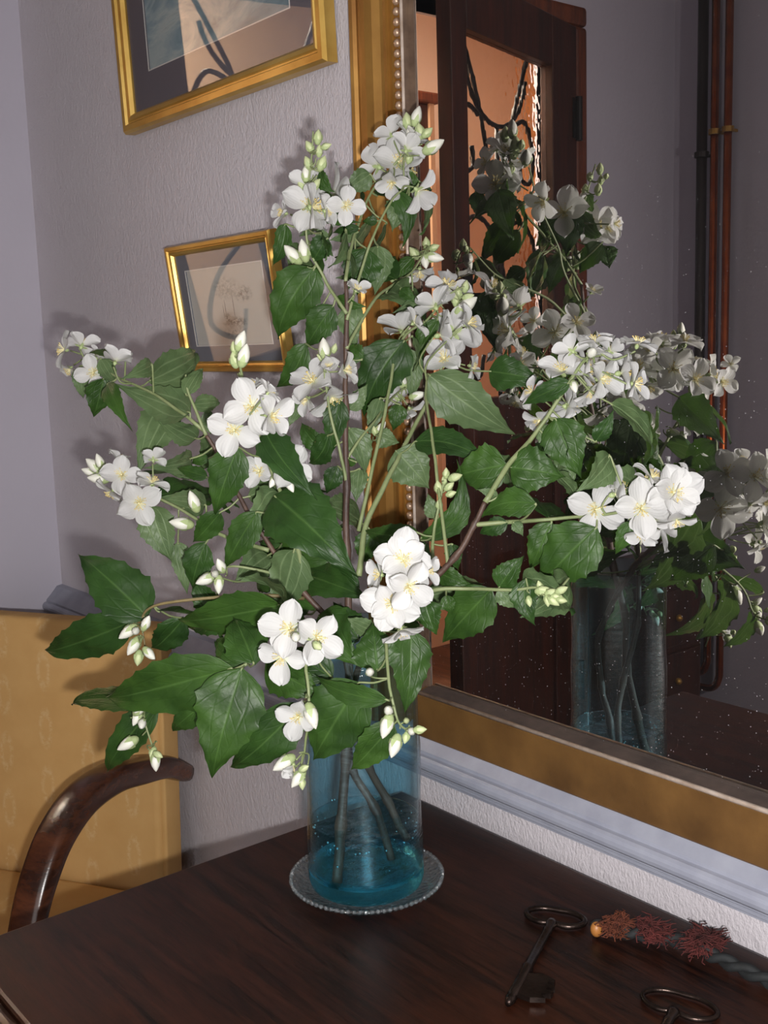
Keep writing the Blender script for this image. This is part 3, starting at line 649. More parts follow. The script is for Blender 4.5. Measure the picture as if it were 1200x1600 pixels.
# upright branch
stem('up',[pv(528,1379,0.037),pv(533,1290,0.024),pv(541,1180,0.010),pv(545,1080,0.008),at(545,980,.222),at(541,860,.215),at(541,760,.208),at(540,640,.20),at(541,540,.195),at(541,440,.19)],0.0058,0.0022,bark)
stem('up',[at(541,490,.195),at(512,445,.20),at(490,405,.21),at(478,365,.215),at(482,300,.218),at(490,205,.222)],0.002,0.0009,gst,'twig')
stem('up',[at(541,440,.19),at(548,385,.17),at(560,350,.15),at(580,300,.12),at(605,270,.10),at(640,225,.085),at(655,185,.08)],0.002,0.0009,gst,'twig')
stem('up',[at(541,500,.195),at(565,420,.165),at(583,370,.15),at(615,310,.12),at(640,290,.10)],0.0018,0.0009,gst,'twig')
stem('up',[at(541,545,.197),at(580,475,.15),at(612,446,.11),at(645,425,.07),at(668,385,.04)],0.002,0.0009,gst,'twig')
stem('up',[at(541,720,.205),at(560,690,.19),at(580,665,.17),at(610,625,.12),at(632,605,.09)],0.0018,0.0009,gst,'twig')
stem('up',[at(541,760,.208),at(530,700,.215),at(515,640,.22),at(507,590,.22),at(506,545,.22)],0.002,0.0009,gst,'twig')
stem('up',[at(560,900,.225),at(572,820,.20),at(605,750,.165),at(640,680,.12),at(680,605,.07),at(700,540,.055)],0.0034,0.0018,gst,'twig')
stem('up',[at(560,830,.21),at(600,650,.15),at(625,535,.10),at(668,500,.065),at(700,462,.045),at(725,448,.04)],0.0022,0.0009,gst,'twig')
# left branch
stem('left',[pv(636,1312,0.005),pv(605,1250,0.0),pv(577,1195,0.006),pv(555,1100,0.024),at(527,990,.25),at(470,920,.275),at(400,820,.30),at(345,720,.315),at(322,680,.325)],0.0046,0.0018,bark)
stem('left',[at(322,680,.325),at(310,650,.33),at(293,610,.335),at(290,585,.335)],0.0022,0.001,gst,'twig')
stem('left',[at(318,672,.325),at(297,655,.335),at(240,615,.345),at(185,590,.355),at(140,565,.36)],0.0024,0.001,gst,'twig')
stem('left',[at(420,860,.295),at(345,835,.32),at(290,800,.335),at(235,772,.35),at(180,745,.36)],0.0024,0.001,gst,'twig')
stem('left',[at(480,920,.275),at(450,800,.30),at(438,770,.31),at(412,700,.335),at(394,650,.345),at(376,575,.345),at(369,545,.345)],0.0026,0.001,gst,'twig')
stem('left',[at(475,935,.275),at(400,930,.32),at(300,937,.37),at(240,947,.395),at(222,968,.40),at(226,1010,.40)],0.0022,0.0009,twig,'twig')
stem('left',[at(522,980,.25),at(475,985,.295),at(400,1028,.35),at(365,1047,.37),at(270,1075,.40),at(225,1110,.41),at(240,1175,.41)],0.0026,0.0009,gst,'twig')
stem('left',[at(440,900,.285),at(400,890,.31),at(360,885,.33),at(338,900,.335)],0.0018,0.0009,gst,'twig')
stem('left',[at(522,980,.25),at(500,975,.30),at(475,985,.34)],0.0022,0.001,gst,'twig')
stem('left',[at(522,978,.25),at(497,985,.29),at(479,1035,.325),at(484,1105,.335),at(477,1165,.335),at(468,1215,.335)],0.0022,0.0009,gst,'twig')
# right branch
stem('right',[pv(612,1342,-0.004),pv(585,1260,-0.010),pv(550,1200,-0.022),pv(546,1100,-0.024),at(585,985,.215),at(650,930,.20),at(712,870,.175),at(742,820,.16),at(757,785,.15)],0.0046,0.0026,bark)
stem('right',[at(757,785,.15),at(793,728,.125),at(835,680,.10),at(868,630,.085),at(905,575,.075),at(930,545,.07)],0.0032,0.0012,gst,'twig')
stem('right',[at(742,820,.16),at(790,816,.14),at(840,813,.125),at(895,808,.10),at(960,802,.09),at(1030,785,.085)],0.0026,0.0012,gst,'twig')
stem('right',[at(610,965,.21),at(672,924,.20),at(735,920,.175),at(800,922,.16),at(840,918,.15),at(876,930,.145)],0.0026,0.001,gst,'twig')
stem('right',[at(590,985,.215),at(612,950,.25),at(625,905,.265)],0.0022,0.001,gst,'twig')
stem('right',[at(680,905,.19),at(675,850,.175),at(686,790,.16),at(697,745,.155)],0.0022,0.001,gst,'twig')
stem('right',[at(585,975,.215),at(600,985,.255),at(608,1060,.285),at(622,1125,.29),at(640,1142,.29)],0.0022,0.0009,gst,'twig')
stem('right',[at(700,880,.18),at(680,720,.15),at(665,620,.11),at(668,588,.09)],0.0020,0.0012,gst,'twig')
ALLP=[(k,q) for k in BR_ for q in BR_[k]['pts']]
def nearest(P):
    return min(ALLP,key=lambda kq:(kq[1]-P).length_squared)

PROF=[(0,0.03),(0.04,0.38),(0.09,0.66),(0.17,0.90),(0.27,1.0),(0.38,0.97),(0.50,0.84),(0.62,0.66),(0.73,0.46),(0.83,0.26),(0.92,0.10),(1.0,0.0)]
def prof(u):
    for (a,x),(b,y) in zip(PROF,PROF[1:]):
        if u<=b: return x+(y-x)*(u-a)/(b-a)
    return 0
RL=random.Random(3)
from mathutils.bvhtree import BVHTree
BLADES=[]; BLOOMS=[]
def clash(V,F,lists,R=0.13):
    c=sum((Vector(v) for v in V),Vector())/len(V); t=None; n=0
    for lst in lists:
        for (cc,rr,tree) in lst:
            if (cc-c).length<R+rr:
                if t is None: t=BVHTree.FromPolygons(V,F)
                n+=min(12,len(t.overlap(tree)))
    return n,c,t or BVHTree.FromPolygons(V,F)
def keep(lst,V,F):
    c=sum((Vector(v) for v in V),Vector())/len(V); lst.append((c,max((Vector(v)-c).length for v in V),BVHTree.FromPolygons(V,F)))
def in_vase_wall(V):
    return any(q.z<VB.z+z0+VH+0.004 and math.hypot(q.x-VX,q.y+VD)<0.068 for q in V)
SLIDE=(0,0.006,-0.006,0.012,-0.012,0.018,-0.018,0.026,-0.026,0.034,-0.034)
def leaf(bx,by,tx,ty,wpx,Db,Dt,side='t',tilt=None,c=0.0,bend=None,fold=None):
    B=at(bx,by,Db); T=at(tx,ty,Dt); leaf3(B,T,wpx*pxm((B+T)/2),side,tilt,c,bend,fold)
def leaf3(B,T,wm,side='t',tilt=None,c=0.0,bend=None,fold=None,ref=None):
    tilt=RL.uniform(-22,22) if tilt is None else tilt
    bend=RL.uniform(0.05,0.13) if bend is None else bend
    fold=RL.uniform(0.10,0.30) if fold is None else fold
    ax=(T-B); L=ax.length; ax.normalize(); mid=(B+T)/2
    toc=((ref if ref is not None else CAM)-mid); Nn=(toc-ax*toc.dot(ax)).normalized()
    Nn=Matrix.Rotation(math.radians(tilt),3,ax)@Nn
    S0=Nn.cross(ax)
    if side=='u': Nn=-Nn
    Sd=ax.cross(Nn)*-1.0 if False else Nn.cross(ax)
    wm=1.16*wm/max(0.55,math.cos(math.radians(tilt)))
    NU,NV=22,8; vs=[]; uvs=[]; ph=RL.random()*6
    lat=c*(1 if (S0-Sd).length<0.5 else -1)
    for i in range(NU+1):
        u=i/NU; k=4*u*(1-u)
        ctr=B+ax*(L*u)+Nn*(bend*L*k)-Nn*(0.10*L*max(0,u-0.7)**1.5*3)+Sd*(lat*L*k)
        hw=wm/2*prof(u)
        for j in range(NV+1):
            v=-1+2*j/NV; a=abs(v)
            ser=1.0+(0.075 if (i%3==0) else -0.03)*(a>0.95)*(0.15<u<0.92)
            z=fold*hw*a - 0.16*hw*max(0,a-0.5) - 0.05*hw*math.cos(a*math.pi*4.35) + 0.05*wm*math.sin(u*9+v*2+ph)*a + 0.03*wm*math.sin(u*21+a*5+ph)*(0.25+a)*(1-a*0.3)
            vs.append(ctr+Sd*(hw*v*ser)+Nn*z); uvs.append((u,v))
    fs=[]
    for i in range(NU):
        for j in range(NV):
            a=i*(NV+1)+j; fs.append((a,a+1,a+NV+2,a+NV+1))
    eye=CAMV if ref is CAMV else CAM; sight=(mid-eye).normalized(); best=None
    for sl in (SLIDE if ref is None else [x for x in SLIDE if x<=0] if ref is CAMV else (0,)):
        V=[p_+sight*sl for p_ in vs]
        if max(p_.y for p_ in V)>-0.036 and sl: continue
        k_=clash(V,fs,(BLADES,BLOOMS))[0]+(40 if in_vase_wall(V) else 0)
        if best is None or k_+abs(sl)*40<best[0]: best=(k_+abs(sl)*40,sl)
        if k_==0: break
    if ref is not None and ref is not CAMV and best[0]>0: return
    vs=[p_+sight*best[1] for p_ in vs]; B=B+sight*best[1]; keep(BLADES,vs,fs)
    key,q=nearest(B); root=BR_[key]['root']
    mb=MB(); mb.add([p_-VB for p_ in vs],fs)
    nrm=(vs[(NV+1)*11+5]-vs[(NV+1)*11+4]).cross(vs[(NV+1)*12+4]-vs[(NV+1)*11+4])
    if nrm.dot(Nn)<0: mb.f=[tuple(reversed(f)) for f in mb.f]
    nleaf=len(mb.f)
    # petiole
    d=(q-B).length
    if d>0.001:
        mq=(B+q)/2-Vector((0,0,0.08*d)); mb.tube([p_-VB for p_ in smooth_path([q,mq,B,B+ax*(0.04*L)],3)],0.0011,5,1)
    me=bpy.data.meshes.new('leaf'); me.from_pydata(mb.v,[],mb.f); me.materials.append(MAT['leaf']); me.materials.append(MAT['stem'])
    uvl=me.uv_layers.new(name='UVMap')
    for p_,mi in zip(me.polygons,mb.m):
        p_.material_index=mi; p_.use_smooth=True
        for li in p_.loop_indices:
            vi=me.loops[li].vertex_index; uvl.data[li].uv=uvs[vi] if vi<len(uvs) else (0,0)
    link('leaf',me,root)

LEAVES=[
# upper left cluster
(232,596,314,549,52,.335,.34,'u'),(297,645,183,602,52,.335,.36,'u'),(266,632,213,744,56,.345,.36,'u'),(308,686,238,648,34,.335,.35,'u'),
(238,570,190,592,26,.35,.36,'u'),(157,560,180,600,26,.36,.36,'u'),(162,590,146,653,40,.365,.37,'t'),(168,600,205,672,26,.365,.37,'t'),
(125,572,130,624,24,.365,.37,'u'),(196,556,136,550,12,.355,.365,'t'),(290,617,318,574,24,.335,.335,'u'),(302,632,346,628,26,.325,.32,'u'),
(314,662,342,658,32,.322,.315,'u'),(300,716,228,732,32,.335,.345,'u'),(327,716,298,724,16,.325,.335,'t'),(325,746,275,731,20,.325,.34,'t'),
(322,790,243,778,36,.33,.345,'u'),(222,800,274,852,32,.345,.33,'t'),(236,792,268,878,50,.345,.335,'u'),(278,846,293,930,30,.335,.335,'u'),
(322,848,300,922,40,.33,.335,'t'),(345,800,300,850,34,.325,.335,'t'),
# lower left
(232,966,120,862,76,.395,.43,'t',10),(208,970,62,1021,58,.40,.44,'t',-15),(362,1044,156,1094,76,.375,.44,'t',-10),(242,1098,103,1098,34,.39,.42,'t',20),
(246,1100,162,1210,46,.39,.42,'t',15),(342,1082,266,1144,42,.36,.385,'t'),(378,1044,330,1218,92,.37,.40,'t',8),(476,1096,357,1203,62,.33,.365,'t',-12),
(442,944,272,972,58,.33,.37,'t',-18),(287,966,235,1016,42,.36,.375,'t'),(366,960,288,980,42,.325,.34,'t'),(396,1036,364,964,56,.36,.345,'t'),
(386,1036,334,1000,46,.35,.355,'t'),(350,1080,300,1120,36,.34,.36,'t'),
# centre
(372,698,335,806,54,.335,.345,'t',12),(414,672,495,778,50,.335,.33,'t',-12,-0.06),(478,537,430,606,36,.215,.225,'t',15,0.12),(531,624,516,714,34,.205,.21,'t',10),
(513,680,480,724,34,.215,.22,'t',20,0.15),(557,722,530,720,12,.20,.205,'t'),(528,728,510,772,28,.205,.21,'t'),(545,668,570,742,36,.195,.19,'u',10,0.08),
(562,732,556,786,28,.195,.195,'u'),(436,770,378,832,54,.31,.325,'u'),(430,776,556,896,94,.305,.285,'t',-8),(402,800,350,890,42,.315,.33,'t',12),
(470,620,450,668,24,.22,.225,'u'),(566,562,538,540,30,.185,.19,'t'),(500,700,470,660,26,.215,.22,'t'),
(522,870,400,846,44,.235,.26,'t'),(440,850,400,884,36,.26,.27,'t'),(465,895,580,936,52,.255,.24,'t'),(445,920,502,956,36,.265,.26,'t'),
(400,905,450,922,24,.28,.275,'t'),(498,962,562,1042,72,.285,.285,'t',10),(582,986,538,964,26,.255,.265,'u'),(590,1048,582,973,62,.275,.265,'t'),
(642,984,634,1116,56,.235,.25,'t',-15),(606,1094,489,1054,30,.305,.325,'t',-10,0.05),(562,1066,486,1192,92,.305,.325,'t',6),(616,1130,546,1206,48,.295,.31,'t',-8),
(418,1034,512,1092,62,.325,.305,'t'),(440,1042,502,1020,42,.32,.31,'t'),(520,1060,440,1010,46,.29,.31,'t'),(560,920,500,880,40,.23,.24,'t'),
(340,960,300,900,36,.32,.335,'t'),(480,960,430,900,44,.255,.265,'t'),(560,1000,520,940,44,.235,.24,'t'),
# top centre
(492,418,432,532,68,.21,.225,'t',14,-0.05),(521,478,477,546,42,.20,.21,'t',12),(446,350,424,416,26,.225,.23,'t',25,0.12),(512,372,488,410,32,.205,.21,'t'),
(499,354,523,402,20,.208,.205,'u',10,-0.12),(500,268,524,301,20,.212,.205,'t',30,-0.1),(505,303,561,347,32,.205,.195,'t',20,-0.15),(579,272,535,300,32,.12,.14,'u'),
(562,357,518,364,14,.155,.17,'t'),(560,362,515,376,20,.16,.175,'u'),(572,388,557,463,54,.145,.145,'t',5),(590,384,586,462,42,.135,.13,'u'),
(610,296,626,389,30,.105,.10,'t',15,0.24),(643,267,624,311,34,.08,.085,'t',8),(632,308,612,362,38,.10,.105,'u'),(638,316,640,352,20,.09,.09,'t'),
(590,345,566,346,14,.14,.15,'t'),(646,402,611,446,22,.055,.07,'t',20),(525,468,572,480,20,.19,.175,'t',20),(552,474,560,548,36,.18,.175,'u',10,-0.15),
(672,480,612,492,24,.06,.08,'u',15,-0.15),(625,452,652,474,18,.085,.075,'t'),(632,532,567,652,68,.105,.13,'t',10,-0.05),(594,622,575,684,24,.15,.155,'u'),
(684,498,658,572,26,.055,.06,'t',15,-0.12),(640,545,644,630,34,.085,.085,'u',10),(668,584,806,681,70,.085,.05,'u',-10),(625,632,614,674,26,.11,.115,'t'),
(648,690,766,726,42,.135,.11,'t',-20,0.08),(618,704,672,764,64,.145,.125,'u',5),(588,680,624,692,28,.16,.145,'u'),(545,640,575,600,26,.19,.17,'u'),
# right side
(793,726,707,744,64,.123,.14,'t',8),(797,730,884,745,64,.12,.095,'t',-8),(657,844,712,718,36,.17,.145,'t',-10,-0.28),(678,810,668,770,22,.155,.155,'u'),
(652,832,566,826,30,.185,.205,'t',15,0.1),(582,830,564,882,38,.20,.205,'t'),(706,850,716,892,24,.165,.16,'t'),(685,894,738,914,30,.18,.165,'t',15),
(664,940,682,992,38,.20,.195,'t'),(697,930,706,960,20,.185,.18,'t'),(768,920,690,1006,64,.165,.175,'t',6),(780,918,818,868,38,.16,.145,'t'),
(822,904,836,978,38,.15,.15,'t',12,-0.1),(778,920,810,952,28,.165,.16,'u'),(932,824,840,920,78,.105,.125,'t',8),(862,816,828,892,44,.115,.12,'t'),
(838,788,750,808,40,.13,.145,'t',14,-0.1),(793,815,748,834,26,.14,.15,'t'),(778,776,745,764,14,.14,.15,'u'),(802,816,818,838,16,.135,.13,'u'),
(892,597,814,633,28,.078,.09,'t',10),(764,580,850,596,48,.05,.03,'t'),(868,654,908,748,60,.088,.07,'t',6),(880,700,892,772,32,.08,.07,'u'),
(987,814,961,867,26,.085,.09,'t'),(845,664,872,708,26,.092,.085,'u'),(930,690,960,640,24,.06,.05,'t'),
]
for a in LEAVES: leaf(*a)
# leaves on the side that faces the mirror, read from their mirror images
def atv(px,py,D):
    d=ray(px,py); q=CAM+d*((D-CAM.y)/d.y); return Vector((q.x,-q.y,q.z))
for (bx,by,tx,ty,wp,Db,Dt) in ((790,298,812,374,40,.09,.10),(755,300,760,346,22,.10,.10),(802,345,762,412,28,.11,.12),(822,360,778,418,30,.11,.12),(775,452,786,550,48,.075,.075),(892,345,846,386,36,.20,.19),(905,330,894,402,36,.20,.20),(852,390,838,472,28,.18,.18),(892,402,866,462,24,.18,.17),(950,380,914,428,28,.224,.22),(955,385,962,420,28,.226,.226),(842,520,846,572,26,.11,.11),(1000,648,984,742,62,.07,.075),(965,735,925,690,44,.08,.085),(1072,620,1142,692,48,.06,.06),(1015,720,1050,765,34,.08,.08),(1085,850,1172,885,58,.15,.15),(1125,850,1055,905,50,.15,.15),(905,880,990,860,44,.13,.12),(830,420,800,440,24,.14,.14),(1130,690,1080,740,40,.09,.09)):
    B=atv(bx,by,Db); T=atv(tx,ty,Dt); leaf3(B,T,wp*((T+B)/2*1-Vector((0,0,0))-CAMV).length/FPX,'t',None,0,None,None,CAMV)
# leaves on the far side of the bouquet, towards the mirror and under the crown
R2=random.Random(21)
for k in range(300):
    key,q=R2.choice([x for x in ALLP if x[1].z>TZ+0.26])
    ang=R2.uniform(0,2*math.pi); away=Vector((math.cos(ang),math.sin(ang),R2.uniform(-0.7,0.3)))
    away += Vector((-0.2,0.9,0))
    away.normalize(); L=R2.uniform(0.06,0.11); T=q+away*L
    if T.y>-0.03 or q.y>-0.06: continue
    if (T-q).dot(CF)<0.012: continue
    dd=T-CAM; tx=600+FPX*dd.dot(CR)/dd.dot(CF); ty=800-FPX*dd.dot(CU)/dd.dot(CF)
    if not any(a<=tx<=b and c_<=ty<=d_ for a,b,c_,d_ in ((260,520,700,1040),(540,670,840,1050),(800,920,640,790),(440,650,330,500))): continue
    ref=Vector((q.x+R2.uniform(-0.3,0.3),0.9,q.z+R2.uniform(0.2,0.9))) if R2.random()<0.6 else Vector((q.x+R2.uniform(-0.2,0.5),-0.6,q.z+R2.uniform(0.3,1.2)))
    leaf3(q+away*0.008,T,L*0.46,'t',None,0,None,None,ref)

# flowers ------------------------------------------------------------
def petal_mesh(seed):
    R=random.Random(seed); NU,NV=8,8; vs=[]; uvs=[]
    pr=[(0,0.10),(0.15,0.36),(0.35,0.68),(0.50,0.78),(0.64,0.80),(0.77,0.70),(0.88,0.50),(0.95,0.28),(1.0,0.06)]
    def pw(u):
        for (a,x),(b,y) in zip(pr,pr[1:]):
            if u<=b: return x+(y-x)*(u-a)/(b-a)
        return 0.1
    ph=R.random()*6; nt=R.uniform(0.0,0.06); cu=R.uniform(0.14,0.30)
    for i in range(NU+1):
        u=i/NU
        for j in range(NV+1):
            v=-1+2*j/NV; hw=pw(u)*0.5
            x=u*(1-nt*(1-abs(v))*(u>0.9)); y=hw*v*(1+0.04*math.sin(v*5+ph)*(u>0.6))
            z=cu*u*u*0.8-0.30*max(0,u-0.55)+0.42*hw*v*v-0.07*math.cos(3*v+ph)*u*u+0.10*u*math.sin(6*v+ph)*max(0,u-0.4)+0.05*math.exp(-(v/0.2)**2)*u*(-1)
            vs.append((x,y,z)); uvs.append((u,v))
    fs=[(i*(NV+1)+j,i*(NV+1)+j+1,(i+1)*(NV+1)+j+1,(i+1)*(NV+1)+j) for i in range(NU) for j in range(NV)]
    me=bpy.data.meshes.new('petal'); me.from_pydata(vs,[],fs); me.materials.append(MAT['petal']); uvl=me.uv_layers.new(name='UVMap')
    for p_ in me.polygons:
        p_.use_smooth=True
        for li in p_.loop_indices: uvl.data[li].uv=uvs[me.loops[li].vertex_index]
    return me
PET=[petal_mesh(k) for k in range(6)]
def mesh_only(mb,name,mats,smooth=True):
    me=bpy.data.meshes.new(name); me.from_pydata(mb.v,[],mb.f)
    for m_ in mats: me.materials.append(m_)
    for p_,mi in zip(me.polygons,mb.m): p_.material_index=mi; p_.use_smooth=smooth
    bm=bmesh.new(); bm.from_mesh(me); bmesh.ops.recalc_face_normals(bm,faces=bm.faces); bm.to_mesh(me); bm.free()
    return me
def stamen_mesh(seed):
    R=random.Random(seed); mb=MB()
    for k in range(34):
        a=R.uniform(0,6.28); t_=R.uniform(0.1,0.85); l=R.uniform(0.24,0.37)
        d=Vector((math.cos(a)*math.sin(t_),math.sin(a)*math.sin(t_),math.cos(t_))); b=Vector((math.cos(a)*0.05,math.sin(a)*0.05,0.04))
        e=b+d*l; mb.tube([b,(b+e)/2+Vector((0,0,0.015)),e],0.0085,3,0,False); mb.sphere(e,0.018,5,4,1,(1,1,1.2))
    mb.tube([(0,0,0),(0,0,0.22)],[0.05,0.02],6,0)
    return mesh_only(mb,'stamens',[MAT['filament'],MAT['anther']])
STA=[stamen_mesh(k) for k in range(3)]
def calyx_mesh():
    mb=MB(); mb.lathe([(0.004,-0.20),(0.07,-0.16),(0.10,-0.08),(0.09,0.0),(0.03,0.03),(0.002,0.035)],10)
    for k in range(4):
        a=math.pi/4+k*math.pi/2; ca,sa=math.cos(a),math.sin(a)
        pts=[(0.08,0.07,-0.05),(0.22,0.075,-0.035),(0.36,0.0,-0.02)]
        vs=[]
        for (r_,hw,z) in pts:
            for v in(-1,1): vs.append((ca*r_-sa*hw*v,sa*r_+ca*hw*v,z))
        mb.add(vs,[(0,1,3,2),(2,3,5,4)])
    return mesh_only(mb,'flower',[MAT['calyx'],MAT['stem']])
CAL=calyx_mesh()
RF=random.Random(11)
def frame_from(z, spin):
    x=z.orthogonal().normalized(); y=z.cross(x); M=Matrix((x,y,z)).transposed(); return M@Matrix.Rotation(spin,3,'Z')
def pedicel(mb, P, q, z, r=0.0010):
    a=P-z*0.006; d=(q-a).length
    mb.tube([x-VB for x in smooth_path([q,(q+a)/2-z*(0.25*d),a],4)],[r*1.2]*4+[r]*5,5,0)
def flower(px,py,size,D,face,cup=None,npet=4,spin=None,P=None,Z=None,mpp=None):
    mirrored=P is not None
    if P is None: P=at(px,py,D); Z=(CR*face[0]+CU*face[1]-CF*face[2]).normalized(); mpp=pxm(P)
    s=size*mpp/2
    cup=RF.uniform(-4,16) if cup is None else cup
    R3=frame_from(Z,RF.uniform(0,6.28) if spin is None else spin); pets=[]
    for k in range(npet):
        a=k*2*math.pi/4+RF.uniform(-0.13,0.13)+(math.pi/4 if k>=4 else 0)
        tl=math.radians(cup+RF.uniform(-12,18)+(14 if k>=4 else 0)); sc=RF.uniform(0.9,1.06)*(0.86 if k>=4 else 1.0)
        pets.append((RF.choice(PET),Matrix.Rotation(a,4,'Z')@Matrix.Translation((0.03,0,0.02+0.03*(k%2)+(0.05 if k>=4 else 0)))@Matrix.Rotation(-tl,4,'Y')@Matrix.Scale(sc,4)))
    eye=CAM if not mirrored else CAMV; sight=(P-eye).normalized(); best=None
    for sl in (SLIDE if not mirrored else [x for x in SLIDE if x<=0]):
        M=Matrix.Translation(P+sight*sl-Z*(0.12*s))@(R3.to_4x4())@Matrix.Scale(s,4); V=[]; F=[]
        for me_,ml in pets:
            o_=len(V); V+=[M@(ml@v.co) for v in me_.vertices]; F+=[tuple(x+o_ for x in p_.vertices) for p_ in me_.polygons]
        if max(v.y for v in V)>-0.014: continue
        n_=clash(V,F,(BLADES,BLOOMS),0.06)[0]+(40 if in_vase_wall(V) else 0)
        if best is None or n_+abs(sl)*40<best[0]: best=(n_+abs(sl)*40,sl,V,F)
        if n_==0: break
    if best is None: best=(0,0,V,F)
    P=P+sight*best[1]; keep(BLOOMS,best[2],best[3])
    key,q=nearest(P-Z*0.02); root=BR_[key]['root']
    c0=P-Z*(0.12*s)
    o=link('flower',CAL,root)
    o.matrix_local=Matrix.Translation(c0-VB)@(R3.to_4x4())@Matrix.Scale(s,4)
    for me_,ml in pets:
        pe=link('petal',me_,o); pe.matrix_local=ml
    st=link('stamens',RF.choice(STA),o); st.matrix_local=Matrix.Translation((0,0,0.03))@Matrix.Rotation(RF.uniform(0,6),4,'Z')
    mb=MB(); pedicel(mb,c0,q,Z)
    me=mesh_only(mb,'pedicel',[MAT['stem']]); pd=link('pedicel',me,root)
FLOWERS=[
(482,322,90,.218,(0,.08,1)),(442,332,58,.222,(-.8,.15,.35)),(512,330,62,.212,(.75,-.1,.4)),(480,288,64,.215,(0,.5,-.5)),
(622,254,84,.09,(.08,.12,1)),(588,258,78,.105,(-.45,.5,-.4)),(612,210,66,.095,(-.2,.75,-.3)),(637,232,64,.085,(.2,.4,-.2)),(655,300,76,.085,(.5,-.3,-.5)),(612,286,58,.095,(-.2,-.55,.5)),
(655,425,62,.045,(-.1,-.7,.1)),(700,446,78,.038,(.2,.5,.75)),(678,476,72,.05,(-.35,.65,-.3)),(628,512,88,.09,(-.1,.85,-.15)),(712,518,88,.05,(.25,.3,-.55)),(694,560,80,.06,(-.1,.35,.85)),(738,572,52,.045,(.6,-.1,.2)),
(488,594,92,.225,(-.35,.45,.65)),(514,571,54,.22,(0,0,1),55),(520,624,88,.22,(.25,-.6,.25)),(540,578,60,.21,(.65,.1,.3)),(478,625,56,.225,(-.5,-.3,.4)),
(394,634,98,.36,(0,0,1)),(366,672,86,.365,(-.1,-.1,1)),(426,650,82,.352,(.7,-.1,.5)),(393,602,58,.35,(.1,.8,.2)),(421,612,48,.345,(.6,.6,.1)),
(405,736,70,.315,(-.2,.1,1)),(450,730,82,.315,(.25,.2,.9)),(415,820,46,.27,(.1,.2,.4)),
(98,546,62,.37,(-.8,.1,.3)),(128,538,62,.365,(.05,.6,-.35)),(146,582,62,.365,(.1,-.2,.9)),(108,578,52,.37,(-.4,-.5,.2)),(182,562,62,.36,(.25,.75,-.2)),(154,558,48,.36,(.4,.3,-.2)),
(190,742,70,.368,(.12,.2,1)),(217,786,82,.368,(.2,-.1,.9)),(238,752,62,.358,(.2,.75,.3)),(174,770,60,.365,(-.4,-.6,.2)),(186,716,48,.362,(.1,.7,0)),(240,716,50,.35,(0,.5,-.4)),
(452,982,96,.375,(-.1,.25,1)),(440,1026,90,.378,(-.3,-.2,.9)),(496,996,92,.368,(.4,.0,.9)),
(466,1120,76,.352,(-.25,-.15,.95)),(457,1198,48,.352,(-.3,-.5,.5),50),
(630,874,100,.295,(.05,.3,1),8,8),(612,944,98,.30,(-.1,0,1),8,8),(640,916,82,.295,(.4,-.25,.9)),(668,892,62,.28,(.65,.05,.35)),(628,986,70,.29,(.25,-.75,.3)),(592,898,62,.285,(-.6,.1,.3)),
(878,577,80,.08,(-.2,.6,.6)),(930,533,72,.072,(.1,.9,.25)),(893,546,62,.08,(-.2,.5,-.5)),(942,592,76,.072,(.55,-.1,.6)),(922,612,66,.07,(.2,-.5,.2)),(888,638,66,.085,(.35,-.55,-.3)),(830,612,62,.09,(-.55,.3,.2)),(842,658,60,.09,(-.4,-.5,.2)),(955,548,54,.06,(.6,.4,-.3)),
(931,796,92,.105,(-.05,0,1)),(1003,794,98,.105,(0,.02,1)),(1053,770,100,.098,(.12,.1,1),8,8),(978,760,66,.09,(-.1,.7,.45)),(1004,834,64,.10,(-.3,-.5,.5)),(1058,815,66,.092,(.1,-.75,.3)),(1012,750,46,.085,(.2,.7,.2)),
(620,622,56,.10,(-.3,.3,-.4)),(642,642,52,.09,(.3,-.5,-.2)),
]
for a in FLOWERS: flower(*a)
# blossoms turned towards the mirror, read from their mirror images
def mflower(px,py,size,D,face):
    P=atv(px,py,D); V=lambda q: Vector((q.x,-q.y,q.z))
    flower(px,py,size,D,face,P=P,Z=(V(CR)*face[0]+V(CU)*face[1]-V(CF)*face[2]).normalized(),mpp=(P-CAMV).dot(V(CF))/FPX)
for a in ((1008,575,86,.062,(-.1,.1,1)),(1064,576,84,.060,(.05,.1,1)),(1098,592,70,.058,(.3,-.1,.9)),(990,628,72,.065,(-.2,-.4,.8)),(1082,532,66,.064,(.1,.85,.4)),(1040,545,60,.066,(0,.5,.6)),
 (1106,748,88,.082,(-.1,.1,1)),(1148,738,86,.080,(.1,.2,.95)),(1138,792,92,.084,(0,-.1,1)),(1190,742,80,.078,(.2,.1,.95)),(1172,720,60,.078,(0,.6,.6)),
 (892,332,80,.209,(-.2,.05,1)),(945,352,74,.226,(.1,0,1)),(972,350,54,.234,(.8,0,.3)),
 (785,288,80,.092,(-.1,-.1,1)),(800,238,66,.09,(.2,.6,.5)),(770,255,50,.095,(-.6,.1,.4)),(878,518,80,.095,(-.1,.1,1)),(912,502,66,.09,(.2,.2,.9)),(845,500,50,.10,(-.3,.3,.6)),(935,455,40,.19,(.3,.5,.5)),(945,880,58,.215,(-.2,.1,.9))): mflower(*a)

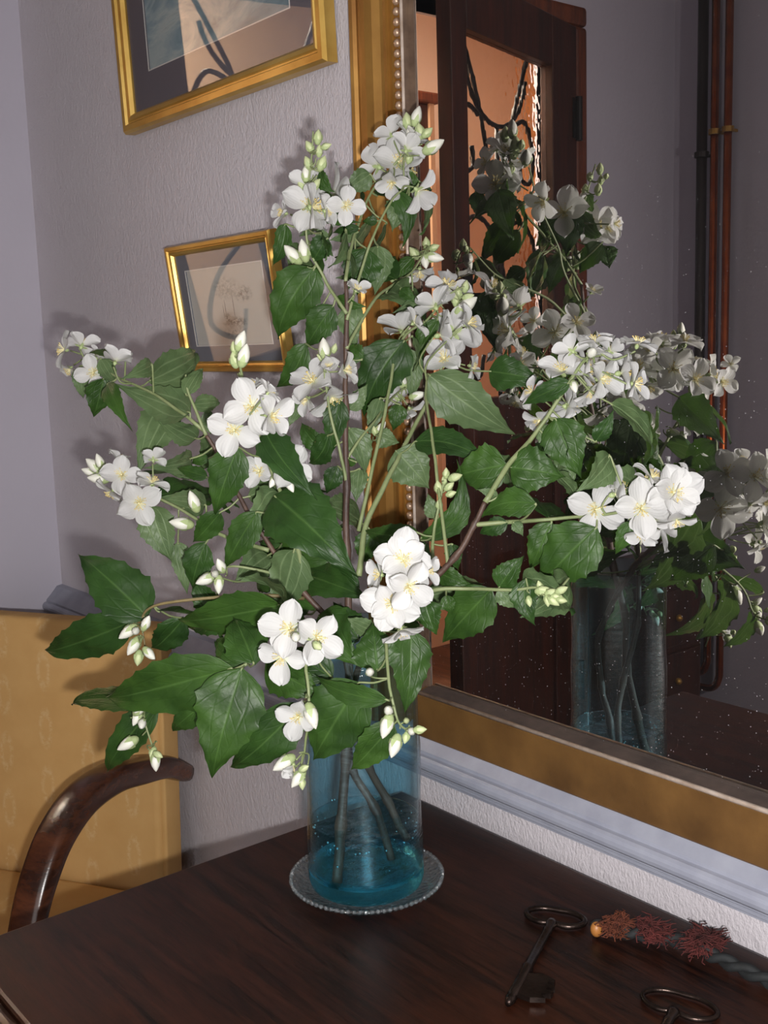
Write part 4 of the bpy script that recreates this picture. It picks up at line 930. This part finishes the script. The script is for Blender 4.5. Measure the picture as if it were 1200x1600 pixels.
def bud_mesh(kind):
    mb=MB(); 
    if kind=='white': pr=[(0.02,0),(0.26,0.18),(0.40,0.45),(0.42,0.72),(0.33,1.05),(0.17,1.35),(0.02,1.52)]
    else: pr=[(0.02,0),(0.27,0.14),(0.38,0.38),(0.38,0.66),(0.28,0.95),(0.13,1.15),(0.01,1.28)]
    mb.lathe(pr,10,0,fr=lambda a,r,z:1+0.06*math.cos(4*a+z*2))
    return mesh_only(mb,'bud',[MAT['bud_white'] if kind=='white' else MAT['bud_green']])
def bud_calyx():
    mb=MB(); mb.lathe([(0.02,-0.12),(0.2,-0.05),(0.31,0.12),(0.395,0.34)],10)
    for k in range(4):
        a=k*math.pi/2; ca,sa=math.cos(a),math.sin(a); vs=[]
        for (r_,hw,z) in [(0.395,0.20,0.33),(0.44,0.13,0.60),(0.40,0.0,0.88)]:
            for v in(-1,1): vs.append((ca*r_-sa*hw*v,sa*r_+ca*hw*v,z))
        mb.add(vs,[(0,1,3,2),(2,3,5,4)])
    return mesh_only(mb,'calyx',[MAT['calyx']])
BUD={'w':bud_mesh('white'),'g':bud_mesh('green')}; BCAL=bud_calyx()
def bud(px,py,size,D,kind,dirn):
    P=at(px,py,D); Z=(CR*dirn[0]+CU*dirn[1]-CF*(dirn[2] if len(dirn)>2 else 0.2)).normalized(); s=size*pxm(P)/1.5
    P=P-Z*(0.7*s)
    key,q=nearest(P-Z*0.01); root=BR_[key]['root']
    o=link('bud',BUD[kind],root); o.matrix_local=Matrix.Translation(P-VB)@frame_from(Z,RF.uniform(0,6)).to_4x4()@Matrix.Scale(s,4)
    c=link('calyx',BCAL,o); c.matrix_local=Matrix.Rotation(RF.uniform(0,1.5),4,'Z')
    mb=MB(); pedicel(mb,P,q,Z,0.0008); link('pedicel',mesh_only(mb,'pedicel',[MAT['stem']]),root)
U=(0,1); 
BUDS=[(497,212,26,.222,'g',(.1,1)),(483,228,24,.222,'g',(-.5,.8)),(499,234,22,.222,'g',(.1,1)),(511,228,20,.22,'g',(.9,.3)),(481,253,26,.22,'g',(-.4,.9)),(504,253,28,.218,'g',(.4,.9)),(478,272,26,.22,'w',(0,1)),(470,288,20,.22,'g',(-.4,.5)),(494,287,26,.216,'g',(.6,.6)),
(651,182,30,.08,'w',(.3,1)),(636,187,30,.082,'g',(-.1,1)),(656,203,28,.08,'g',(-.2,1)),(669,206,24,.078,'g',(.7,.6)),(677,229,36,.078,'w',(.9,.5)),(644,214,34,.085,'w',(-.3,.9)),(640,245,22,.085,'g',(.2,1)),
(646,394,26,.04,'g',(-.5,.6)),(666,378,22,.035,'g',(-.1,1)),(680,386,20,.03,'g',(.8,.3)),(664,407,26,.04,'w',(.1,-.8)),(678,402,30,.033,'w',(.9,-.2)),(632,440,30,.07,'w',(.8,.3)),(612,432,18,.09,'g',(-.2,1)),
(716,456,24,.035,'g',(-.1,1)),(728,446,22,.033,'g',(.2,1)),(733,463,22,.033,'g',(.8,.2)),(728,478,40,.035,'w',(.8,.6)),(712,468,22,.04,'g',(0,1)),
(507,546,34,.22,'w',(-.1,1)),(523,543,18,.215,'g',(.3,1)),(502,558,22,.22,'g',(-.6,.3)),
(366,542,24,.345,'g',(-.2,1)),(376,533,32,.345,'w',(.4,1)),(366,560,30,.346,'g',(-.2,1)),(381,556,36,.345,'w',(.3,1)),
(440,750,30,.315,'w',(.1,-.4,.8)),(453,758,24,.315,'w',(.4,-.8)),(427,752,22,.318,'w',(-.3,-.6)),
(148,728,32,.37,'w',(-.7,.6)),(156,722,26,.37,'w',(-.3,.9)),(154,748,32,.37,'w',(-.95,.1)),(166,733,22,.368,'g',(-.5,.6)),(140,737,24,.37,'w',(-.9,.3)),
(303,784,34,.34,'w',(-.3,.9)),(284,818,36,.34,'w',(-1,.15)),
(228,974,26,.41,'w',(.4,.8)),(212,986,22,.415,'w',(.0,-.2,1)),(200,987,32,.415,'w',(-.8,-.6)),(209,1009,32,.415,'w',(-.5,-.8)),(216,1030,28,.412,'g',(-.1,-1)),(233,1021,26,.41,'w',(.6,-.6)),
(345,884,28,.345,'w',(-.2,.6,.5)),(336,897,22,.348,'w',(.1,-.1,1)),(322,905,32,.348,'w',(-.95,-.4)),(342,913,28,.346,'w',(0,-1)),
(208,1103,26,.425,'w',(-.8,.3)),(218,1108,28,.425,'w',(.4,.4)),(214,1121,26,.425,'w',(-.4,-.9)),(222,1131,24,.425,'w',(.1,-.4,.9)),(238,1178,22,.415,'g',(-.3,-.9)),(243,1190,28,.415,'w',(.1,-1)),(248,1180,20,.415,'g',(.8,-.4)),(200,1162,34,.425,'w',(-.9,-.5)),
(462,996,26,.39,'w',(.1,-.3,.9)),(497,1010,26,.38,'g',(.5,-.3,.7)),(487,1118,40,.345,'w',(.3,-.9)),
(444,1192,38,.355,'w',(-.8,-.5)),(466,1216,32,.352,'w',(-.6,-.8)),(476,1200,22,.35,'g',(.5,.3)),(472,1226,22,.35,'g',(.1,-1)),
(578,1050,24,.315,'w',(.2,.3,.8)),
(607,1110,26,.30,'w',(-.1,.5,.8)),(604,1134,38,.302,'w',(-.3,-.9)),(635,1126,18,.295,'g',(0,.2,1)),(617,1165,36,.298,'w',(-.3,-.95)),(634,1154,22,.296,'g',(-.2,-.7)),(643,1143,22,.294,'w',(.1,-.1,1)),(658,1140,24,.29,'g',(1,.1)),
(697,738,20,.155,'g',(0,1)),(694,749,18,.155,'g',(-.1,1)),(685,760,26,.158,'g',(-.2,1)),(703,759,22,.155,'g',(.6,.5)),(706,771,20,.157,'g',(.6,.2)),(713,745,26,.152,'g',(.9,.3)),(686,787,20,.16,'g',(0,1)),
(843,914,20,.148,'g',(-.3,.9)),(850,922,28,.148,'g',(.9,.2)),(863,925,24,.146,'g',(.9,.3)),(871,932,22,.145,'g',(.8,0)),(879,921,24,.143,'g',(.8,.4)),(866,940,26,.147,'g',(.6,-.5)),(879,938,20,.144,'g',(.9,-.2)),(856,939,24,.149,'g',(0,-1)),(827,941,20,.155,'g',(.1,-.8)),
(925,551,28,.078,'w',(.1,.2,.9)),(897,604,24,.085,'w',(.1,-.7,.5)),(627,594,30,.09,'w',(-.3,.8)),(652,618,26,.08,'w',(.8,.2)),(672,596,18,.07,'g',(-.2,.6)),(595,668,22,.15,'w',(.6,.7)),(585,672,18,.155,'g',(-.2,1)),(458,398,36,.222,'w',(-.5,.5)),(475,392,34,.22,'w',(-.2,1)),(482,467,26,.21,'g',(.1,1)),
]
for a in BUDS: bud(*a)

# ------------------------------------------------------------------ keys and tassel on the table
MAT['oldiron']=m_noisy('old worn iron','#221a17','#463a35',40,0.27,0.85,0.3,0.002)
def key_obj(label, c, d, L, bw, scale=1.0):
    """c: bow centre on the table, d: direction from the bow to the tip"""
    d=Vector((d[0],d[1],0)).normalized(); s=Vector((d.y,-d.x,0)); c=Vector((c[0],c[1],TZ))
    root=empty('old_iron_key',c); tag(root,label,'key','old iron keys on the table')
    def F(a,b,z): return d*a+s*b+Vector((0,0,z))
    r=0.0030*scale; pts=[]
    for k in range(41):
        a=2*math.pi*k/40; rr=0.5*bw*(abs(math.cos(a))**1.0*0.25+0.75)
        x=bw*0.5*math.cos(a); y=bw*0.27*math.sin(a)*(1-0.30*math.exp(-(math.cos(a)/0.3)**2)*(1 if math.sin(a)>0 else 0.3))
        pts.append(F(y,x,r+0.0012))
    m=MB(); m.tube(pts,r,8,0,False); m.build('bow',MAT['oldiron'],root,smooth=True)
    y0=bw*0.24; m=MB(); sh=[F(y0,0,0.0055),F(y0+0.004,0,0.0058),F(y0+0.012,0,0.0055),F(y0+0.016,0,0.0055),F(y0+0.02,0,0.0055),F(y0+L*0.6,0,0.0055),F(y0+L*0.62,0,0.0055),F(y0+L*0.66,0,0.0055),F(y0+L*0.96,0,0.0055),F(y0+L*0.97,0,0.0055),F(y0+L,0,0.0055),F(y0+L+0.008,0,0.0055)]
    m.tube(sh,[0.0055,0.0055,0.004,0.005,0.004,0.0045,0.0058,0.0048,0.005,0.0035,0.0052,0.003],10); m.build('shank',MAT['oldiron'],root,smooth=True)
    m=MB(); b0=y0+L*0.70; b1=y0+L*0.94
    prof_=[(b0,0.003),(b0-0.004,0.016),(b0+0.002,0.030),(b0+0.006,0.030),(b0+0.007,0.025),(b0+0.010,0.025),(b0+0.011,0.032),(b0+0.015,0.033),(b0+0.016,0.026),(b0+0.019,0.026),(b0+0.020,0.033),(b0+0.025,0.032),(b0+0.026,0.024),(b0+0.029,0.024),(b1-0.001,0.029),(b1+0.003,0.016),(b1,0.003)]
    m.extrude([(a,b) for a,b in prof_],[lambda a,b,z=z: F(a,b*BS,z) for z in (0.0025,0.0075)]); m.build('bit',MAT['oldiron'],root)
BS=-1.0
kb=atz(868,1432,TZ+0.005); kt=atz(793,1571,TZ+0.005)
key_obj('large old iron key beside the red tassel on the dark table',(kb.x,kb.y),(kt.x-kb.x,kt.y-kb.y),(kt-kb).length-0.024,0.060)
k2=atz(1062,1567,TZ+0.005)
key_obj('old iron key with a slender bow lying away from the tassel',(k2.x,k2.y),(0.35,-1.0),0.10,0.066,0.8)
tp=[atz(928,1447,TZ+0.008),atz(965,1455,TZ+0.008),atz(1020,1462,TZ+0.009),atz(1075,1475,TZ+0.009),atz(1130,1500,TZ+0.009),atz(1200,1532,TZ+0.009),atz(1290,1572,TZ+0.009)]
for q in tp: q.z=TZ+0.0085
t=empty('tassel_cord',(tp[0].x,tp[0].y,TZ)); tag(t,'dark twisted cord with frayed red wool tufts lying against the wall','tassel'); T0=Vector((tp[0].x,tp[0].y,TZ))
cp=smooth_path(tp,12); m=MB()
MAT['cord']=m_noisy('dark cord','#0f1112','#1f2325',80,0.8,0,0.4,0.001)
for s_ in range(2):
    pts=[]
    for i,q in enumerate(cp):
        tt=(cp[min(i+1,len(cp)-1)]-cp[max(i-1,0)]).normalized(); a=Vector((0,0,1)); b=tt.cross(a).normalized(); an=i*0.55+s_*math.pi
        pts.append(q-T0+a*(0.0034*math.sin(an))+b*(0.0034*math.cos(an)))
    m.tube(pts,0.0042,7)
m.build('cord',MAT['cord'],t,smooth=True)
m=MB(); m.sphere(atz(932,1452,TZ+0.010)-T0,0.0062,12,8,0,(1,1,1.25)); m.build('wooden_bead',m_plain('pale wooden bead','#a06a34',0.45),t,smooth=True)
MAT['wool']=m_noisy('dull red wool','#35100f','#5e2420',30,0.9,0,0.2,0.001)
MAT['wool2']=m_noisy('rusty red wool','#421a10','#6e371d',30,0.9,0,0.2,0.001)
RW=random.Random(5)
for (px,py,sx,sy,mat_,cnt) in ((965,1452,0.013,0.017,'wool2',420),(1022,1462,0.017,0.015,'wool',460),(1100,1478,0.017,0.022,'wool',480)):
    c=atz(px,py,TZ+0.009); c.z=TZ+0.009; m=MB()
    for k in range(cnt):
        a=RW.uniform(0,6.28); r_=RW.uniform(0.1,1)**0.7
        b0=c-T0+Vector((RW.uniform(-.5,.5)*sx,RW.uniform(-.5,.5)*sy,RW.uniform(-0.004,0.005)))
        e=b0+Vector((math.cos(a)*sx*r_,math.sin(a)*sy*r_,RW.uniform(-0.002,0.011)*r_)); e.z=max(e.z,0.001)
        md=(b0+e)/2+Vector((RW.uniform(-1,1)*.004,RW.uniform(-1,1)*.004,RW.uniform(0,.006))); e2=e+Vector((RW.uniform(-1,1)*.004,RW.uniform(-1,1)*.004,RW.uniform(-.002,.003))); e2.z=max(e2.z,0.0008)
        b0.z=max(b0.z,0.001)
        m.tube([b0,md,e,e2],[0.0009,0.0008,0.0006,0.0003],4)
    o=m.build('wool_tuft',MAT[mat_],t,smooth=True); o['kind']='stuff'
